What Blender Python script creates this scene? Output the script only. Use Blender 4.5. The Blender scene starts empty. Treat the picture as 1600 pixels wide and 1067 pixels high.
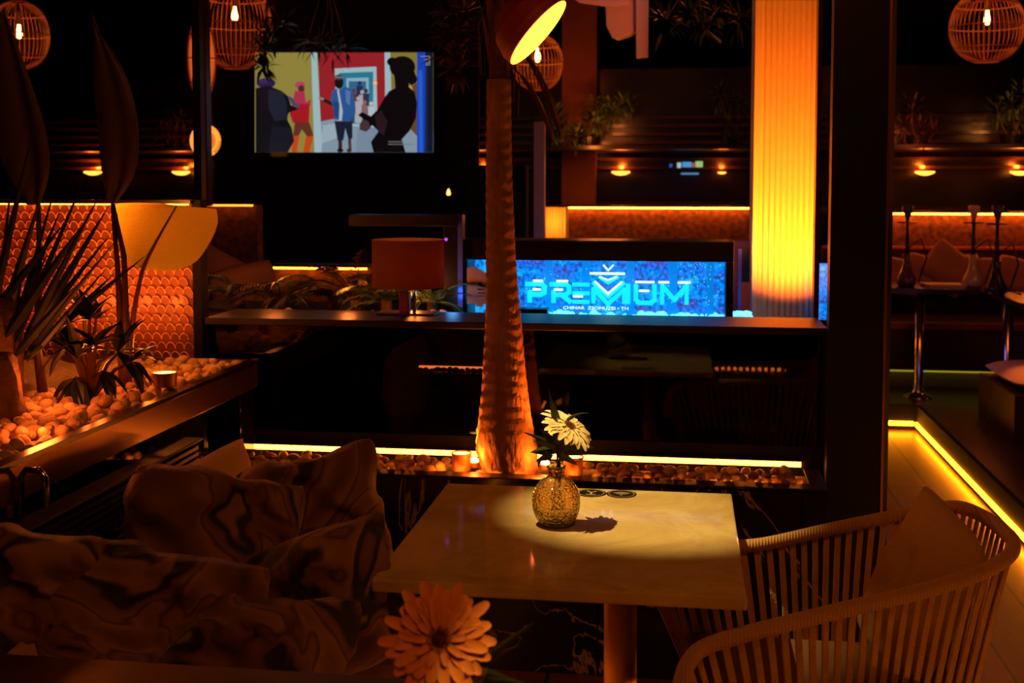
import bpy, math, random
from mathutils import Vector, Matrix, Euler
random.seed(7)
C = bpy.context.scene.collection
PI = math.pi
# ------------------------------------------------------------------ camera solution (from the photo's perspective)
F = 1860.0; PY = 404.0
PH = math.atan(120/1860); TH = math.atan(270/(1860/math.cos(PH)))
def ray(px, py):
    dx = (px-800)/F; dy = -(py-PY)/F
    c, s = math.cos(TH), math.sin(TH); cp, sp = math.cos(PH), math.sin(PH)
    f = (-s*cp, c*cp, -sp); u = (-s*sp, c*sp, cp); r = (c, s, 0)
    return Vector([f[i]+dx*r[i]+dy*u[i] for i in range(3)])
def U(px, py, Y=None, Z=None, X=None):
    d = ray(px, py)
    t = Y/d[1] if Y is not None else ((Z-1.5)/d[2] if Z is not None else X/d[0])
    return Vector((d[0]*t, d[1]*t, 1.5+d[2]*t))
# ------------------------------------------------------------------ materials
def lin(h):
    if isinstance(h, str):
        h = h.lstrip('#'); v = [int(h[i:i+2], 16)/255 for i in (0, 2, 4)]
        return tuple(x/12.92 if x <= .04045 else ((x+.055)/1.055)**2.4 for x in v)
    return h
MATS = {}
def M(name, col=(.5, .5, .5), rough=.5, metal=0, var=None, bump=None, emis=None, es=0, trans=0, ior=1.45, sub=0, spec=.5, coat=0, two=False, alpha=None, stretch=None, fuzz=0):
    if name in MATS: return MATS[name]
    m = bpy.data.materials.new(name); m.use_nodes = True
    nt = m.node_tree; N = nt.nodes; L = nt.links; b = N['Principled BSDF']
    c = lin(col); b.inputs['Base Color'].default_value = (*c, 1)
    b.inputs['Roughness'].default_value = rough; b.inputs['Metallic'].default_value = metal
    b.inputs['Specular IOR Level'].default_value = spec
    b.inputs['Transmission Weight'].default_value = trans; b.inputs['IOR'].default_value = ior
    b.inputs['Coat Weight'].default_value = coat; b.inputs['Coat Roughness'].default_value = .05
    if fuzz: b.inputs['Sheen Weight'].default_value = fuzz
    if sub: b.inputs['Subsurface Weight'].default_value = sub; b.inputs['Subsurface Radius'].default_value = (.02, .01, .005)
    if emis is not None:
        b.inputs['Emission Color'].default_value = (*lin(emis), 1); b.inputs['Emission Strength'].default_value = es
    if var or bump:
        tc = N.new('ShaderNodeTexCoord'); mp = N.new('ShaderNodeMapping'); L.new(tc.outputs['Object'], mp.inputs[0])
        if stretch: mp.inputs['Scale'].default_value = stretch
    if var:
        sc, amt, c2 = var
        n = N.new('ShaderNodeTexNoise'); n.inputs['Scale'].default_value = sc; n.inputs['Detail'].default_value = 5
        L.new(mp.outputs[0], n.inputs['Vector'])
        r = N.new('ShaderNodeValToRGB'); r.color_ramp.elements[0].position = .5-amt/2; r.color_ramp.elements[1].position = .5+amt/2
        r.color_ramp.elements[0].color = (*c, 1); r.color_ramp.elements[1].color = (*lin(c2), 1)
        L.new(n.outputs[0], r.inputs[0]); L.new(r.outputs[0], b.inputs['Base Color'])
    if bump:
        n = N.new('ShaderNodeTexNoise'); n.inputs['Scale'].default_value = bump[0]; n.inputs['Detail'].default_value = 3
        L.new(mp.outputs[0], n.inputs['Vector'])
        bp = N.new('ShaderNodeBump'); bp.inputs['Strength'].default_value = bump[1]; bp.inputs['Distance'].default_value = .01
        L.new(n.outputs[0], bp.inputs['Height']); L.new(bp.outputs[0], b.inputs['Normal'])
    MATS[name] = m
    return m
AMB = (1.0, .17, .012)
def emat(name, col, s): return M(name, (.02, .02, .02), emis=col, es=s)
black_gloss = M('black_gloss', (.006, .005, .005), rough=.06, spec=.5)
mirror_black = bpy.data.materials.new('smoked_glass'); mirror_black.use_nodes = True
_n = mirror_black.node_tree; _N = _n.nodes; _N.remove(_N['Principled BSDF']); _t = _N.new('ShaderNodeBsdfTransparent'); _t.inputs[0].default_value = (.45, .40, .38, 1); _g = _N.new('ShaderNodeBsdfGlossy'); _g.inputs['Roughness'].default_value = .025
_f = _N.new('ShaderNodeFresnel'); _f.inputs[0].default_value = 1.5; _m = _N.new('ShaderNodeMixShader'); _n.links.new(_f.outputs[0], _m.inputs[0]); _n.links.new(_t.outputs[0], _m.inputs[1]); _n.links.new(_g.outputs[0], _m.inputs[2]); _n.links.new(_m.outputs[0], _N['Material Output'].inputs[0])
black_satin = M('black_satin', (.006, .0055, .005), rough=.35)
black_matt = M('black_matt', (.004, .004, .004), rough=.8, spec=.2)
leaf_dark = M('leaf_dark', '#1c2e14', rough=.35, var=(8, .5, '#2c4420'))
leaf_mid = M('leaf_mid', '#3d5a26', rough=.4, var=(10, .5, '#557235'))
leaf_red = M('leaf_red', '#4a241a', rough=.4, var=(12, .5, '#2a3618'))
def cat(pts, m=6):
    pts = [Vector(p) for p in pts]; o_ = []
    for i in range(len(pts)-1):
        a0, a1, a2, a3 = pts[max(i-1, 0)], pts[i], pts[i+1], pts[min(i+2, len(pts)-1)]
        for s_ in range(m):
            t = s_/m; o_.append(.5*((2*a1)+(-a0+a2)*t+(2*a0-5*a1+4*a2-a3)*t*t+(-a0+3*a1-3*a2+a3)*t**3))
    return o_+[pts[-1]]
bark = M('bark', '#6a4a32', rough=.9, var=(30, .5, '#3c2a1e'), bump=(60, .8))
chrome = M('chrome', (.7, .7, .7), rough=.16, metal=1)
steel = M('steel', (.55, .5, .45), rough=.3, metal=1)
led_amber = emat('led_amber', (1, .20, .018), 13)
# ------------------------------------------------------------------ mesh builder
class MB:
    def __init__(s): s.v = []; s.f = []; s.m = []; s.cur = 0
    def mat(s, i): s.cur = i; return s
    def add(s, vs, fs):
        o = len(s.v); s.v += [Vector(v) for v in vs]
        for f in fs: s.f.append([o+i for i in f]); s.m.append(s.cur)
        return s
    def boxb(s, x0, x1, y0, y1, z0, z1, T=None):
        vs = [Vector((x, y, z)) for x in (x0, x1) for y in (y0, y1) for z in (z0, z1)]
        if T: vs = [T @ v for v in vs]
        return s.add(vs, [(0, 1, 3, 2), (4, 6, 7, 5), (0, 4, 5, 1), (2, 3, 7, 6), (0, 2, 6, 4), (1, 5, 7, 3)])
    def box(s, c, d, T=None):
        return s.boxb(c[0]-d[0]/2, c[0]+d[0]/2, c[1]-d[1]/2, c[1]+d[1]/2, c[2]-d[2]/2, c[2]+d[2]/2, T)
    def tube(s, pts, r, n=8, flat=1.0, cap=True):
        pts = [Vector(p) for p in pts]; k = len(pts)
        rs = r if isinstance(r, (list, tuple)) else [r]*k
        prev = None; vs = []
        for i, p in enumerate(pts):
            t = (pts[min(i+1, k-1)]-pts[max(i-1, 0)])
            if t.length < 1e-9: t = Vector((0, 0, 1))
            t.normalize()
            if prev is None:
                a = Vector((0, 0, 1)) if abs(t.z) < .9 else Vector((1, 0, 0))
                x = t.cross(a).normalized()
            else: x = (prev - t*prev.dot(t)).normalized()
            prev = x; y = t.cross(x)
            for j in range(n):
                a = 2*PI*j/n; vs.append(p + x*math.cos(a)*rs[i] + y*math.sin(a)*rs[i]*flat)
        fs = [(i*n+j, i*n+(j+1) % n, (i+1)*n+(j+1) % n, (i+1)*n+j) for i in range(k-1) for j in range(n)]
        if cap: fs += [tuple(range(n-1, -1, -1)), tuple(range((k-1)*n, k*n))]
        return s.add(vs, fs)
    def lathe(s, prof, c=(0, 0, 0), n=24, T=None, sy=1.0):
        vs = []; k = len(prof)
        for r, z in prof:
            for j in range(n):
                a = 2*PI*j/n; vs.append(Vector((math.cos(a)*r, math.sin(a)*r*sy, z)))
        if T: vs = [T @ v for v in vs]
        vs = [v+Vector(c) for v in vs]
        fs = [(i*n+j, i*n+(j+1) % n, (i+1)*n+(j+1) % n, (i+1)*n+j) for i in range(k-1) for j in range(n)]
        if prof[0][0] > 1e-6: fs.append(tuple(range(n-1, -1, -1)))
        if prof[-1][0] > 1e-6: fs.append(tuple(range((k-1)*n, k*n)))
        return s.add(vs, fs)
    def prism(s, poly, y0, y1, T=None):   # poly in XZ
        n = len(poly)
        vs = [Vector((p[0], y0, p[1])) for p in poly]+[Vector((p[0], y1, p[1])) for p in poly]
        if T: vs = [T @ v for v in vs]
        return s.add(vs, [tuple(range(n)), tuple(range(2*n-1, n-1, -1))]+[(i, i+n, (i+1) % n+n, (i+1) % n) for i in range(n)])
    def prismz(s, poly, z0, z1, T=None):   # poly in XY
        n = len(poly)
        vs = [Vector((p[0], p[1], z0)) for p in poly]+[Vector((p[0], p[1], z1)) for p in poly]
        if T: vs = [T @ v for v in vs]
        return s.add(vs, [tuple(range(n-1, -1, -1)), tuple(range(n, 2*n))]+[(i, (i+1) % n, (i+1) % n+n, i+n) for i in range(n)])
    def ell(s, c, r, n=12, m=8, T=None):
        prof = [(math.sin(PI*i/m), -math.cos(PI*i/m)) for i in range(m+1)]
        vs = []
        for a, z in prof:
            for j in range(n):
                t = 2*PI*j/n; v = Vector((math.cos(t)*a*r[0], math.sin(t)*a*r[1], z*r[2]))
                vs.append((T @ v if T else v)+Vector(c))
        return s.add(vs, [(i*n+j, i*n+(j+1) % n, (i+1)*n+(j+1) % n, (i+1)*n+j) for i in range(m) for j in range(n)])
    def leaf(s, base, d, length, width, droop=.3, side=None, seg=6, fold=.25, tip=.5, wave=0):
        """a leaf blade: base point, direction, with a V fold along its midrib"""
        d = Vector(d).normalized(); p = Vector(base)
        if side is None:
            side = d.cross(Vector((0, 0, 1)))
            side = side if side.length > .05 else Vector((1, 0, 0))
        side = Vector(side).normalized(); vs = []
        st = length/seg
        for i in range(seg+1):
            t = i/seg
            w = width*.5*(math.sin(PI*min(1, t**tip*.96+.04)))**.8 if 0 < i < seg else (width*.06 if i == 0 else .0005)
            up = side.cross(d).normalized()
            wv = math.sin(t*17+width*50)*wave*width
            vs += [p-side*w+up*(w*fold+wv), p.copy(), p+side*w+up*(w*fold-wv)]
            d = (d+Vector((0, 0, -droop/seg))).normalized(); p = p+d*st
            side = (side-d*side.dot(d)).normalized()
        fs = []
        for i in range(seg):
            a = i*3; fs += [(a, a+1, a+4, a+3), (a+1, a+2, a+5, a+4)]
        return s.add(vs, fs)
    def frond(s, base, d, length, droop=.9, n=22, ll=.12, lw=.012, r=.004, lean=.55):
        d = Vector(d).normalized(); p = Vector(base); pts = [p.copy()]; ds = [d.copy()]
        for i in range(n):
            d = (d+Vector((0, 0, -droop/n))).normalized(); p = p+d*length/n; pts.append(p.copy()); ds.append(d.copy())
        s.tube(pts, [r*(1-.8*i/n) for i in range(n+1)], 5)
        for i in range(2, n+1):
            sd = ds[i].cross(Vector((0, 0, 1)))
            if sd.length < .05: sd = Vector((1, 0, 0))
            sd.normalize(); t = i/n; l = ll*(math.sin(PI*(.12+.8*t)))**.6
            for q in (-1, 1):
                s.leaf(pts[i], sd*q+ds[i]*lean*2+Vector((0, 0, random.uniform(-.1, .2))), l*random.uniform(.85, 1.1), lw, droop=.5, seg=3, fold=.1, side=ds[i].cross(sd*q)+ds[i]*.6)
        return s
    def build(s, name, mats, parent=None, smooth=False, bevel=0, origin=None, sub=0):
        if not isinstance(mats, (list, tuple)): mats = [mats]
        if parent is not None:
            root = parent; off = Vector((0, 0, 0))
            while root is not None: off += root.location; root = root.parent
        elif origin is not None: off = Vector(origin)
        else:
            xs = [v.x for v in s.v]; ys = [v.y for v in s.v]; zs = [v.z for v in s.v]
            off = Vector(((min(xs)+max(xs))/2, (min(ys)+max(ys))/2, min(zs)))
        me = bpy.data.meshes.new(name); me.from_pydata([tuple(v-off) for v in s.v], [], s.f)
        for m in mats: me.materials.append(m)
        me.polygons.foreach_set('material_index', s.m)
        if smooth: me.polygons.foreach_set('use_smooth', [True]*len(me.polygons))
        me.update()
        o = bpy.data.objects.new(name, me); C.objects.link(o)
        if parent is not None: o.parent = parent
        else: o.location = off
        if bevel:
            b = o.modifiers.new('bevel', 'BEVEL'); b.width = bevel; b.segments = 2; b.limit_method = 'ANGLE'
        if sub:
            b = o.modifiers.new('sub', 'SUBSURF'); b.levels = sub; b.render_levels = sub
        return o
def tag(o, label, cat, group=None, kind=None):
    if label: o['label'] = label
    if cat: o['category'] = cat
    if group: o['group'] = group
    if kind: o['kind'] = kind
    return o
def struct(o): o['kind'] = 'structure'; return o
def thing(name, label, cat, loc=(0, 0, 0), group=None):
    o = bpy.data.objects.new(name, None); o.empty_display_size = .05; C.objects.link(o); o.location = loc
    return tag(o, label, cat, group)
def copy_tree(o, parent=None):
    c = o.copy(); C.objects.link(c)
    if parent: c.parent = parent
    for ch in list(o.children): copy_tree(ch, c)
    return c
def light(kind, loc, energy, col=AMB, size=.05, target=None, spot=None, blend=.5, name='lamp_or_fill_light', sy=None, spread=None):
    l = bpy.data.lights.new(name, kind); l.energy = energy; l.color = col
    if kind == 'AREA':
        l.size = size
        if sy: l.shape = 'RECTANGLE'; l.size_y = sy
        if spread: l.spread = spread
    else: l.shadow_soft_size = size
    if kind == 'SPOT': l.spot_size = spot; l.spot_blend = blend
    o = bpy.data.objects.new(name, l); C.objects.link(o); o.location = loc
    if target is not None: o.rotation_euler = (Vector(target)-Vector(loc)).to_track_quat('-Z', 'Y').to_euler()
    return o
# ------------------------------------------------------------------ camera
cam = bpy.data.cameras.new('camera'); co = bpy.data.objects.new('camera', cam); C.objects.link(co)
co.location = (0, 0, 1.5); co.rotation_euler = (PI/2-PH, 0, TH)
cam.sensor_width = 36; cam.lens = 36*F/1600; cam.shift_y = -(533.5-PY)/1600
cam.clip_start = .05; cam.clip_end = 100
cam.dof.use_dof = True; cam.dof.focus_distance = 2.75; cam.dof.aperture_fstop = 5.6
sc = bpy.context.scene; sc.camera = co
sc.view_settings.view_transform = 'Standard'; sc.view_settings.look = 'None'
sc.view_settings.exposure = 0; sc.view_settings.gamma = 1
sc.cycles.max_bounces = 7; sc.cycles.diffuse_bounces = 3; sc.cycles.glossy_bounces = 4; sc.cycles.transmission_bounces = 6
sc.cycles.sample_clamp_indirect = 3; sc.cycles.caustics_refractive = False; sc.cycles.caustics_reflective = False
sc.cycles.use_denoising = True
w = bpy.data.worlds.new('world'); sc.world = w; w.use_nodes = True
w.node_tree.nodes['Background'].inputs[0].default_value = (.5, .12, .03, 1)
w.node_tree.nodes['Background'].inputs[1].default_value = .004
# ================================================================== SETTING
def plank_mat():
    m = bpy.data.materials.new('floor_planks'); m.use_nodes = True
    nt = m.node_tree; N = nt.nodes; L = nt.links; b = N['Principled BSDF']
    tc = N.new('ShaderNodeTexCoord'); mp = N.new('ShaderNodeMapping'); mp.inputs['Rotation'].default_value = (0, 0, PI/2)
    L.new(tc.outputs['Object'], mp.inputs[0])
    br = N.new('ShaderNodeTexBrick'); br.inputs['Scale'].default_value = 1; br.inputs['Brick Width'].default_value = 1.2; br.inputs['Row Height'].default_value = .2
    br.inputs['Mortar Size'].default_value = .006; br.inputs['Color1'].default_value = (*lin('#8a5236'), 1); br.inputs['Color2'].default_value = (*lin('#74422c'), 1); br.inputs['Mortar'].default_value = (*lin('#1d100a'), 1)
    L.new(mp.outputs[0], br.inputs['Vector'])
    n = N.new('ShaderNodeTexNoise'); n.inputs['Scale'].default_value = 6; n.inputs['Detail'].default_value = 6
    mp2 = N.new('ShaderNodeMapping'); mp2.inputs['Scale'].default_value = (8, .8, 1); L.new(tc.outputs['Object'], mp2.inputs[0]); L.new(mp2.outputs[0], n.inputs['Vector'])
    mx = N.new('ShaderNodeMix'); mx.data_type = 'RGBA'; mx.blend_type = 'MULTIPLY'; mx.inputs[0].default_value = .6
    L.new(br.outputs[0], mx.inputs[6]); L.new(n.outputs[0], mx.inputs[7]); L.new(mx.outputs[2], b.inputs['Base Color'])
    b.inputs['Roughness'].default_value = .35
    return m
def marble_black():
    m = bpy.data.materials.new('black_marble'); m.use_nodes = True
    nt = m.node_tree; N = nt.nodes; L = nt.links; b = N['Principled BSDF']
    tc = N.new('ShaderNodeTexCoord')
    n = N.new('ShaderNodeTexNoise'); n.inputs['Scale'].default_value = 1.7; n.inputs['Detail'].default_value = 8; n.inputs['Distortion'].default_value = 1.4
    L.new(tc.outputs['Object'], n.inputs['Vector'])
    r = N.new('ShaderNodeValToRGB'); e = r.color_ramp.elements
    e[0].position = .492; e[0].color = (.008, .007, .006, 1); e[1].position = .508; e[1].color = (.008, .007, .006, 1)
    k = e.new(.5); k.color = (.3, .22, .16, 1)
    L.new(n.outputs[0], r.inputs[0])
    br = N.new('ShaderNodeTexBrick'); br.offset = 0; br.inputs['Brick Width'].default_value = .6; br.inputs['Row Height'].default_value = .59; br.inputs['Scale'].default_value = 1
    br.inputs['Mortar Size'].default_value = .003; br.inputs['Color1'].default_value = (1, 1, 1, 1); br.inputs['Color2'].default_value = (1, 1, 1, 1); br.inputs['Mortar'].default_value = (0, 0, 0, 1)
    sep = N.new('ShaderNodeSeparateXYZ'); cmb = N.new('ShaderNodeCombineXYZ'); L.new(tc.outputs['Object'], sep.inputs[0]); L.new(sep.outputs[0], cmb.inputs[0]); L.new(sep.outputs[2], cmb.inputs[1]); L.new(cmb.outputs[0], br.inputs['Vector'])
    mx = N.new('ShaderNodeMix'); mx.data_type = 'RGBA'; mx.blend_type = 'MULTIPLY'; mx.inputs[0].default_value = 1
    L.new(r.outputs[0], mx.inputs[6]); L.new(br.outputs[0], mx.inputs[7]); L.new(mx.outputs[2], b.inputs['Base Color'])
    b.inputs['Roughness'].default_value = .12
    return m
planks = plank_mat(); bmarble = marble_black()
struct(MB().boxb(-6.0, 1.4, -1.5, 7.4, -.1, 0).build('floor', planks, origin=(0, 0, 0)))
wall_mat = M('dark_wall', (.006, .004, .004), rough=.7)
plat_mat = M('dark_platform', '#241713', rough=.3, var=(3, .5, '#3a241b'))
struct(MB().boxb(1.425, 5, -1.5, 7.425, -.1, .15).boxb(-6.0, 5, 7.425, 12, -.1, .15).build('floor', plat_mat, origin=(3, 5, 0)))
struct(MB().boxb(1.4, 1.425, -1.5, 7.4, -.1, .15).boxb(-6.0, 1.425, 7.4, 7.425, -.1, .15).build('trim_1', black_matt))
struct(MB().boxb(-6.0, 5, -1.5, 12, 3.3, 3.4).build('ceiling', black_matt))
struct(MB().boxb(-6.1, -6.0, -1.5, 12, -.1, 3.4).build('wall_left', wall_mat))
struct(MB().boxb(5, 5.1, -1.5, 12, -.1, 3.4).build('wall_right', wall_mat))
struct(MB().boxb(-6.1, 5.1, 12, 12.1, -.1, 3.4).build('wall_back', wall_mat))
struct(MB().boxb(-6.1, 5.1, -1.6, -1.5, -.1, 3.4).build('wall_front', wall_mat))
# LED lines under the lip of the raised platform
o = MB().boxb(1.388, 1.399, .8, 7.38, .030, .050).build('led_strip', led_amber); o.data.materials[0] = emat('led_floor', (1, .27, .004), 34); tag(o, 'long amber LED line under the edge of the raised floor, running back beside the chair', 'led strip')
o = MB().boxb(.7, 1.38, 7.386, 7.398, .030, .052).build('led_strip', led_amber); o.data.materials[0] = MATS['led_floor']; tag(o, 'short amber LED line under the far end of the walkway step', 'led strip')

# ================================================================== LOW PARTITION with pebble channel
th = thing('pebble_planter', 'long low black marble planter box filled with pebbles behind the marble table', 'planter', (-.85, 3.69, 0))
XL, XR = -2.12, .375
PM = MB().boxb(XL-.03, XR+.045, 3.535, 3.575, 0, .597).boxb(XR, XR+.045, 3.575, 3.80, 0, .597).boxb(XL-.03, XL, 3.575, 3.80, 0, .6)
PM.boxb(XL, XR, 3.575, 3.80, 0, .53); PM.build('box', bmarble, th)
gravel = M('gravel', '#6b4a34', rough=.8, var=(40, .5, '#3b281c'), bump=(60, 1))
MB().boxb(XL, XR, 3.575, 3.775, .53, .578).build('gravel_bed', gravel, th)
MB().boxb(XL-.03, XR+.05, 3.53, 3.590, .597, .601).boxb(XR, XR+.05, 3.590, 3.8, .597, .601).build('rim', black_satin, th, bevel=.001)
o = MB().boxb(XL+.01, XR-.005, 3.787, 3.795, .604, .619).build('led_strip', emat('led_planter', (1, .20, .018), 24)); tag(o, 'amber LED line glowing along the back of the pebble planter', 'led strip')
o = MB().boxb(XL+.01, XR-.005, 3.577, 3.586, .584, .594).build('led_strip', emat('led_amber_strong', (1, .20, .018), 42)); tag(o, 'amber LED line tucked under the front rim of the pebble planter', 'led strip')
th = thing('low_partition', 'low black glass partition with a flat cap, behind the glowing pebbles', 'partition', (-.6, 3.9, 0))
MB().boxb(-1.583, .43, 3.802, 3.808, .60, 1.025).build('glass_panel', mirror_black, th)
MB().boxb(-1.583, .43, 3.796, 3.801, .60, .668).boxb(-1.583, .375, 3.780, 3.797, .622, .628).build('bottom_trim', black_matt, th)
MB().boxb(-2.15, .43, 3.802, 3.83, 0, .60).boxb(-2.15, -1.583, 3.7625, 3.7645, .60, .81).boxb(-1.583, .43, 4.0, 4.02, .60, 1.025).boxb(-1.583, .43, 3.81, 4.0, .60, .61).boxb(-1.583, -1.57, 3.81, 4.0, .61, 1.025).boxb(.42, .43, 3.81, 4.0, .61, 1.025).build('black_casing', black_matt, th)
for xx in (-1.93, -1.34, -.72, -.1): pass
cap_mat = M('cap_brown', '#1a100c', rough=.42, spec=.3, var=(4, .5, '#120b08'))
MB().boxb(-1.575, .44, 3.745, 4.03, 1.027, 1.05).build('cap', cap_mat, th, bevel=.003)
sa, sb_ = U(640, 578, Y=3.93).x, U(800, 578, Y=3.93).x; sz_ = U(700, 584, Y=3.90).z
MB().boxb(sa, sb_, 3.86, 3.998, sz_-.02, sz_-.005).build('reflection_shelf', black_matt, th)  # added ledge with LED and pebbles, standing in for a reflection in the glass
MB().boxb(sa+.02, sb_, 3.985, 3.992, sz_-.002, sz_+.012).build('reflection_led', M('led_reflection', (.02,)*3, emis=(1, .2, .02), es=5), th)
REFL_SHELF = (sa+.02, sb_, sz_)
# pebbles : individuals
peb_m = [M('pebble_tan', '#c09a70', rough=.7, var=(20, .6, '#8a6646')), M('pebble_brown', '#8a6246', rough=.65, var=(20, .6, '#543626')), M('pebble_cream', '#d8bc94', rough=.7, var=(20, .6, '#b29064'))]
def stone_mesh(name, m, r, rough=0, sd=0):
    rnd = random.Random(sd); mb = MB(); mb.ell((0, 0, 0), r, 10, 7)
    ax = [(Vector((rnd.uniform(-1, 1), rnd.uniform(-1, 1), rnd.uniform(-1, 1))).normalized(), rnd.uniform(-1, 1)) for _ in range(6)]
    for v in mb.v:
        k = 1+sum(a*math.sin(3.0*v.normalized().dot(x)+a*5) for x, a in ax)*rough
        v *= k
    o = mb.build(name, m, origin=(0, 0, 0), smooth=True); return o
protos = [stone_mesh('pebble', peb_m[i % 3], (random.uniform(.016, .023), random.uniform(.012, .017), random.uniform(.009, .014)), .06, i) for i in range(9)]
ntr = 0
def place_stones(protos, spots, label, cat, grp):
    used = set()
    for k, (x, y, z, sc_) in enumerate(spots):
        p = random.choice(protos)
        if p.name in used: p = p.copy(); C.objects.link(p)
        used.add(p.name)
        p.location = (x, y, z); p.rotation_euler = (random.uniform(-.4, .4), random.uniform(-.4, .4), random.uniform(0, 6.28)); p.scale = (sc_,)*3
        tag(p, label, cat, grp)
spots = []
palmc = (-.515, 3.675)
x = XL+.03
while x < XR-.03:
    for j in range(4):
        yy = 3.606+j*.042+random.uniform(-.008, .008); xx = x+random.uniform(-.012, .012)+(.02 if j % 2 else 0)
        if math.hypot(xx-palmc[0], yy-palmc[1]) < .115 or xx > XR-.02: continue
        if any(abs(xx-cx) < .062 and yy < 3.70 for cx in (-.69, -.335)): continue
        spots.append((xx, yy, .589+random.uniform(-.002, .007)+(.006 if j == 3 else 0), random.uniform(.95, 1.4)))
    x += .0385
place_stones(protos, spots, 'rounded river pebble lying in the amber-lit planter channel', 'pebble', 'pebbles in the planter channel')
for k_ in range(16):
    p_ = protos[k_ % 9].copy(); C.objects.link(p_); p_.location = (REFL_SHELF[0]+(REFL_SHELF[1]-REFL_SHELF[0])*(k_+.5)/16, 3.955, REFL_SHELF[2]+.004+random.uniform(-.003, .003)); p_.rotation_euler = (0, 0, k_); p_.scale = (.75,)*3
    tag(p_, 'small dark pebble on the lit ledge added inside the partition for a reflection', 'pebble', 'pebbles on the added reflection ledge')
# uplight cans
can_m = M('can_bronze', '#8a5a30', rough=.4, metal=.6); can_lit = emat('can_lens', (1, .5, .06), 10)
def can(x, y, z, label, r=.033, h=.055, lamp=None):
    t = thing('uplight', label, 'uplight', (x, y, z), 'uplights in the planters')
    cn_ = MB().lathe([(r*.9, 0), (r*.95, h*.9), (r, h), (r*.88, h), (r*.86, h*.9)], (x, y, z), 24).build('can', can_m, t, smooth=False)
    MB().lathe([(0.0, h*.93), (r*.86, h*.93)], (x, y, z), 24).build('lens', can_lit, cn_)
    return t
a = U(717, 738, Z=.575); can(-.69, 3.65, .592, 'squat bronze uplight glowing in the pebbles left of the palm trunk')
can(-.335, 3.65, .592, 'squat bronze uplight glowing in the pebbles right of the palm, behind the vase')
light('SPOT', (-.675, 3.69, .66), 30, (1, .17, .012), .015, target=(-.52, 3.68, 1.1), spot=1.6, blend=.8)
light('SPOT', (-.35, 3.69, .66), 30, (1, .17, .012), .015, target=(-.50, 3.68, 1.1), spot=1.6, blend=.8)
th = thing('pebble_planter', 'low pebble trough with an amber LED line, mirrored in the black glass', 'planter', (-.6, -.75, 0))
MB().boxb(-1.75, .70, -.95, -.93, 0, .20).boxb(-1.75, .70, -.62, -.60, 0, .17).boxb(-1.75, .70, -.93, -.62, 0, .12).boxb(-1.77, -1.75, -.95, -.60, 0, .20).boxb(.70, .72, -.95, -.60, 0, .20).build('box', bmarble, th)
o = MB().boxb(-1.74, .69, -.925, -.915, .165, .195).build('led_strip', led_amber); tag(o, 'amber LED line of the trough mirrored in the black glass panel', 'led strip')
mb_ = []
for k_ in range(70):
    p_ = protos[k_ % 9].copy(); C.objects.link(p_); p_.location = (-1.72+k_*.0345, -.75+random.uniform(-.08, .08), .135+random.uniform(0, .02)); p_.rotation_euler = (0, 0, k_); p_.scale = (1.5,)*3
    tag(p_, 'river pebble in the trough behind the viewer', 'pebble', 'pebbles in the rear trough')
for px, lb in ((741, 'small ground spotlight glaring at the left foot of the palm trunk'), (852, 'small ground spotlight glaring at the right foot of the palm trunk')):
    q = U(px, 722, Y=3.68); t = thing('ground_spotlight', lb, 'spotlight', (q.x, 3.68, .60))
    MB().lathe([(.018, 0), (.019, .012), (.015, .014)], (q.x, 3.68, .598), 16).build('ring', can_m, t)
    MB().ell((q.x, 3.68, .616), (.014, .014, .010), 14, 8).build('lens', emat('spot_lens', (1, .45, .1), 25), t, smooth=True)
    light('POINT', (q.x+(.012 if px < 800 else -.012), 3.600, .650), 2.0, (1, .19, .015), .015)
# ================================================================== PALM
# trunk silhouette measured: y -> (xl, xr)
prof = [(742, 764, 832), (725, 752, 840), (700, 745, 840), (680, 745, 835), (640, 749, 829), (600, 753, 824), (560, 755, 820), (500, 758, 815), (450, 759, 810), (400, 759, 806), (330, 759, 803), (250, 759, 800), (180, 760, 799), (125, 760, 799)]
th = thing('palm_tree', 'slim ringed palm tree lit amber from below, rising from the pebble planter', 'palm tree', (palmc[0], palmc[1], .545))
PYD = 3.675
rings = []
for (y, a, b) in prof:
    pa, pb = U(a, y, Y=PYD), U(b, y, Y=PYD); rings.append((pa.z, (pa.x+pb.x)/2, (pb.x-pa.x)/2*.985))
rings[0] = (.54, rings[0][1], rings[0][2])
def interp(z):
    if z <= rings[0][0]: return rings[0][1:]
    for i in range(len(rings)-1):
        if rings[i][0] <= z <= rings[i+1][0]:
            t = (z-rings[i][0])/(rings[i+1][0]-rings[i][0]); return tuple(rings[i][k]*(1-t)+rings[i+1][k]*t for k in (1, 2))
    return rings[-1][1:]
mb = MB(); n = 40; vs = []; z = .54; zs = []
ztop = rings[-1][0]
ringh = .037
nz = int((ztop-.54)/.007)
for i in range(nz+1):
    z = .54+(ztop-.54)*i/nz; cx, r = interp(z)
    for j in range(n):
        a = 2*PI*j/n
        zz = z+.007*math.sin(a*2+z*3)+.004*math.sin(5*a+z*11)
        ph = ((zz-.54)/ringh) % 1
        amp = .0028 if z > .72 else .0018
        rr = r+amp*(ph-.6)+(-.002 if ph < .1 else 0)*(z > .72)
        if z < .78: rr += .0035*math.sin(9*a+z*25)*(1-max(0, (z-.6)/.18))+.003*math.sin(17*a+z*90)*(z < .74)
        vs.append((cx+math.cos(a)*rr, PYD+math.sin(a)*rr, z))
mb.add(vs, [(i*n+j, i*n+(j+1) % n, (i+1)*n+(j+1) % n, (i+1)*n+j) for i in range(nz) for j in range(n)])
trunk_m = M('palm_trunk', '#9a6c46', rough=.85, var=(26, .5, '#6b4630'), bump=(90, .7), stretch=(1, 1, .35))
mb.build('trunk', trunk_m, th, smooth=True)
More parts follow.
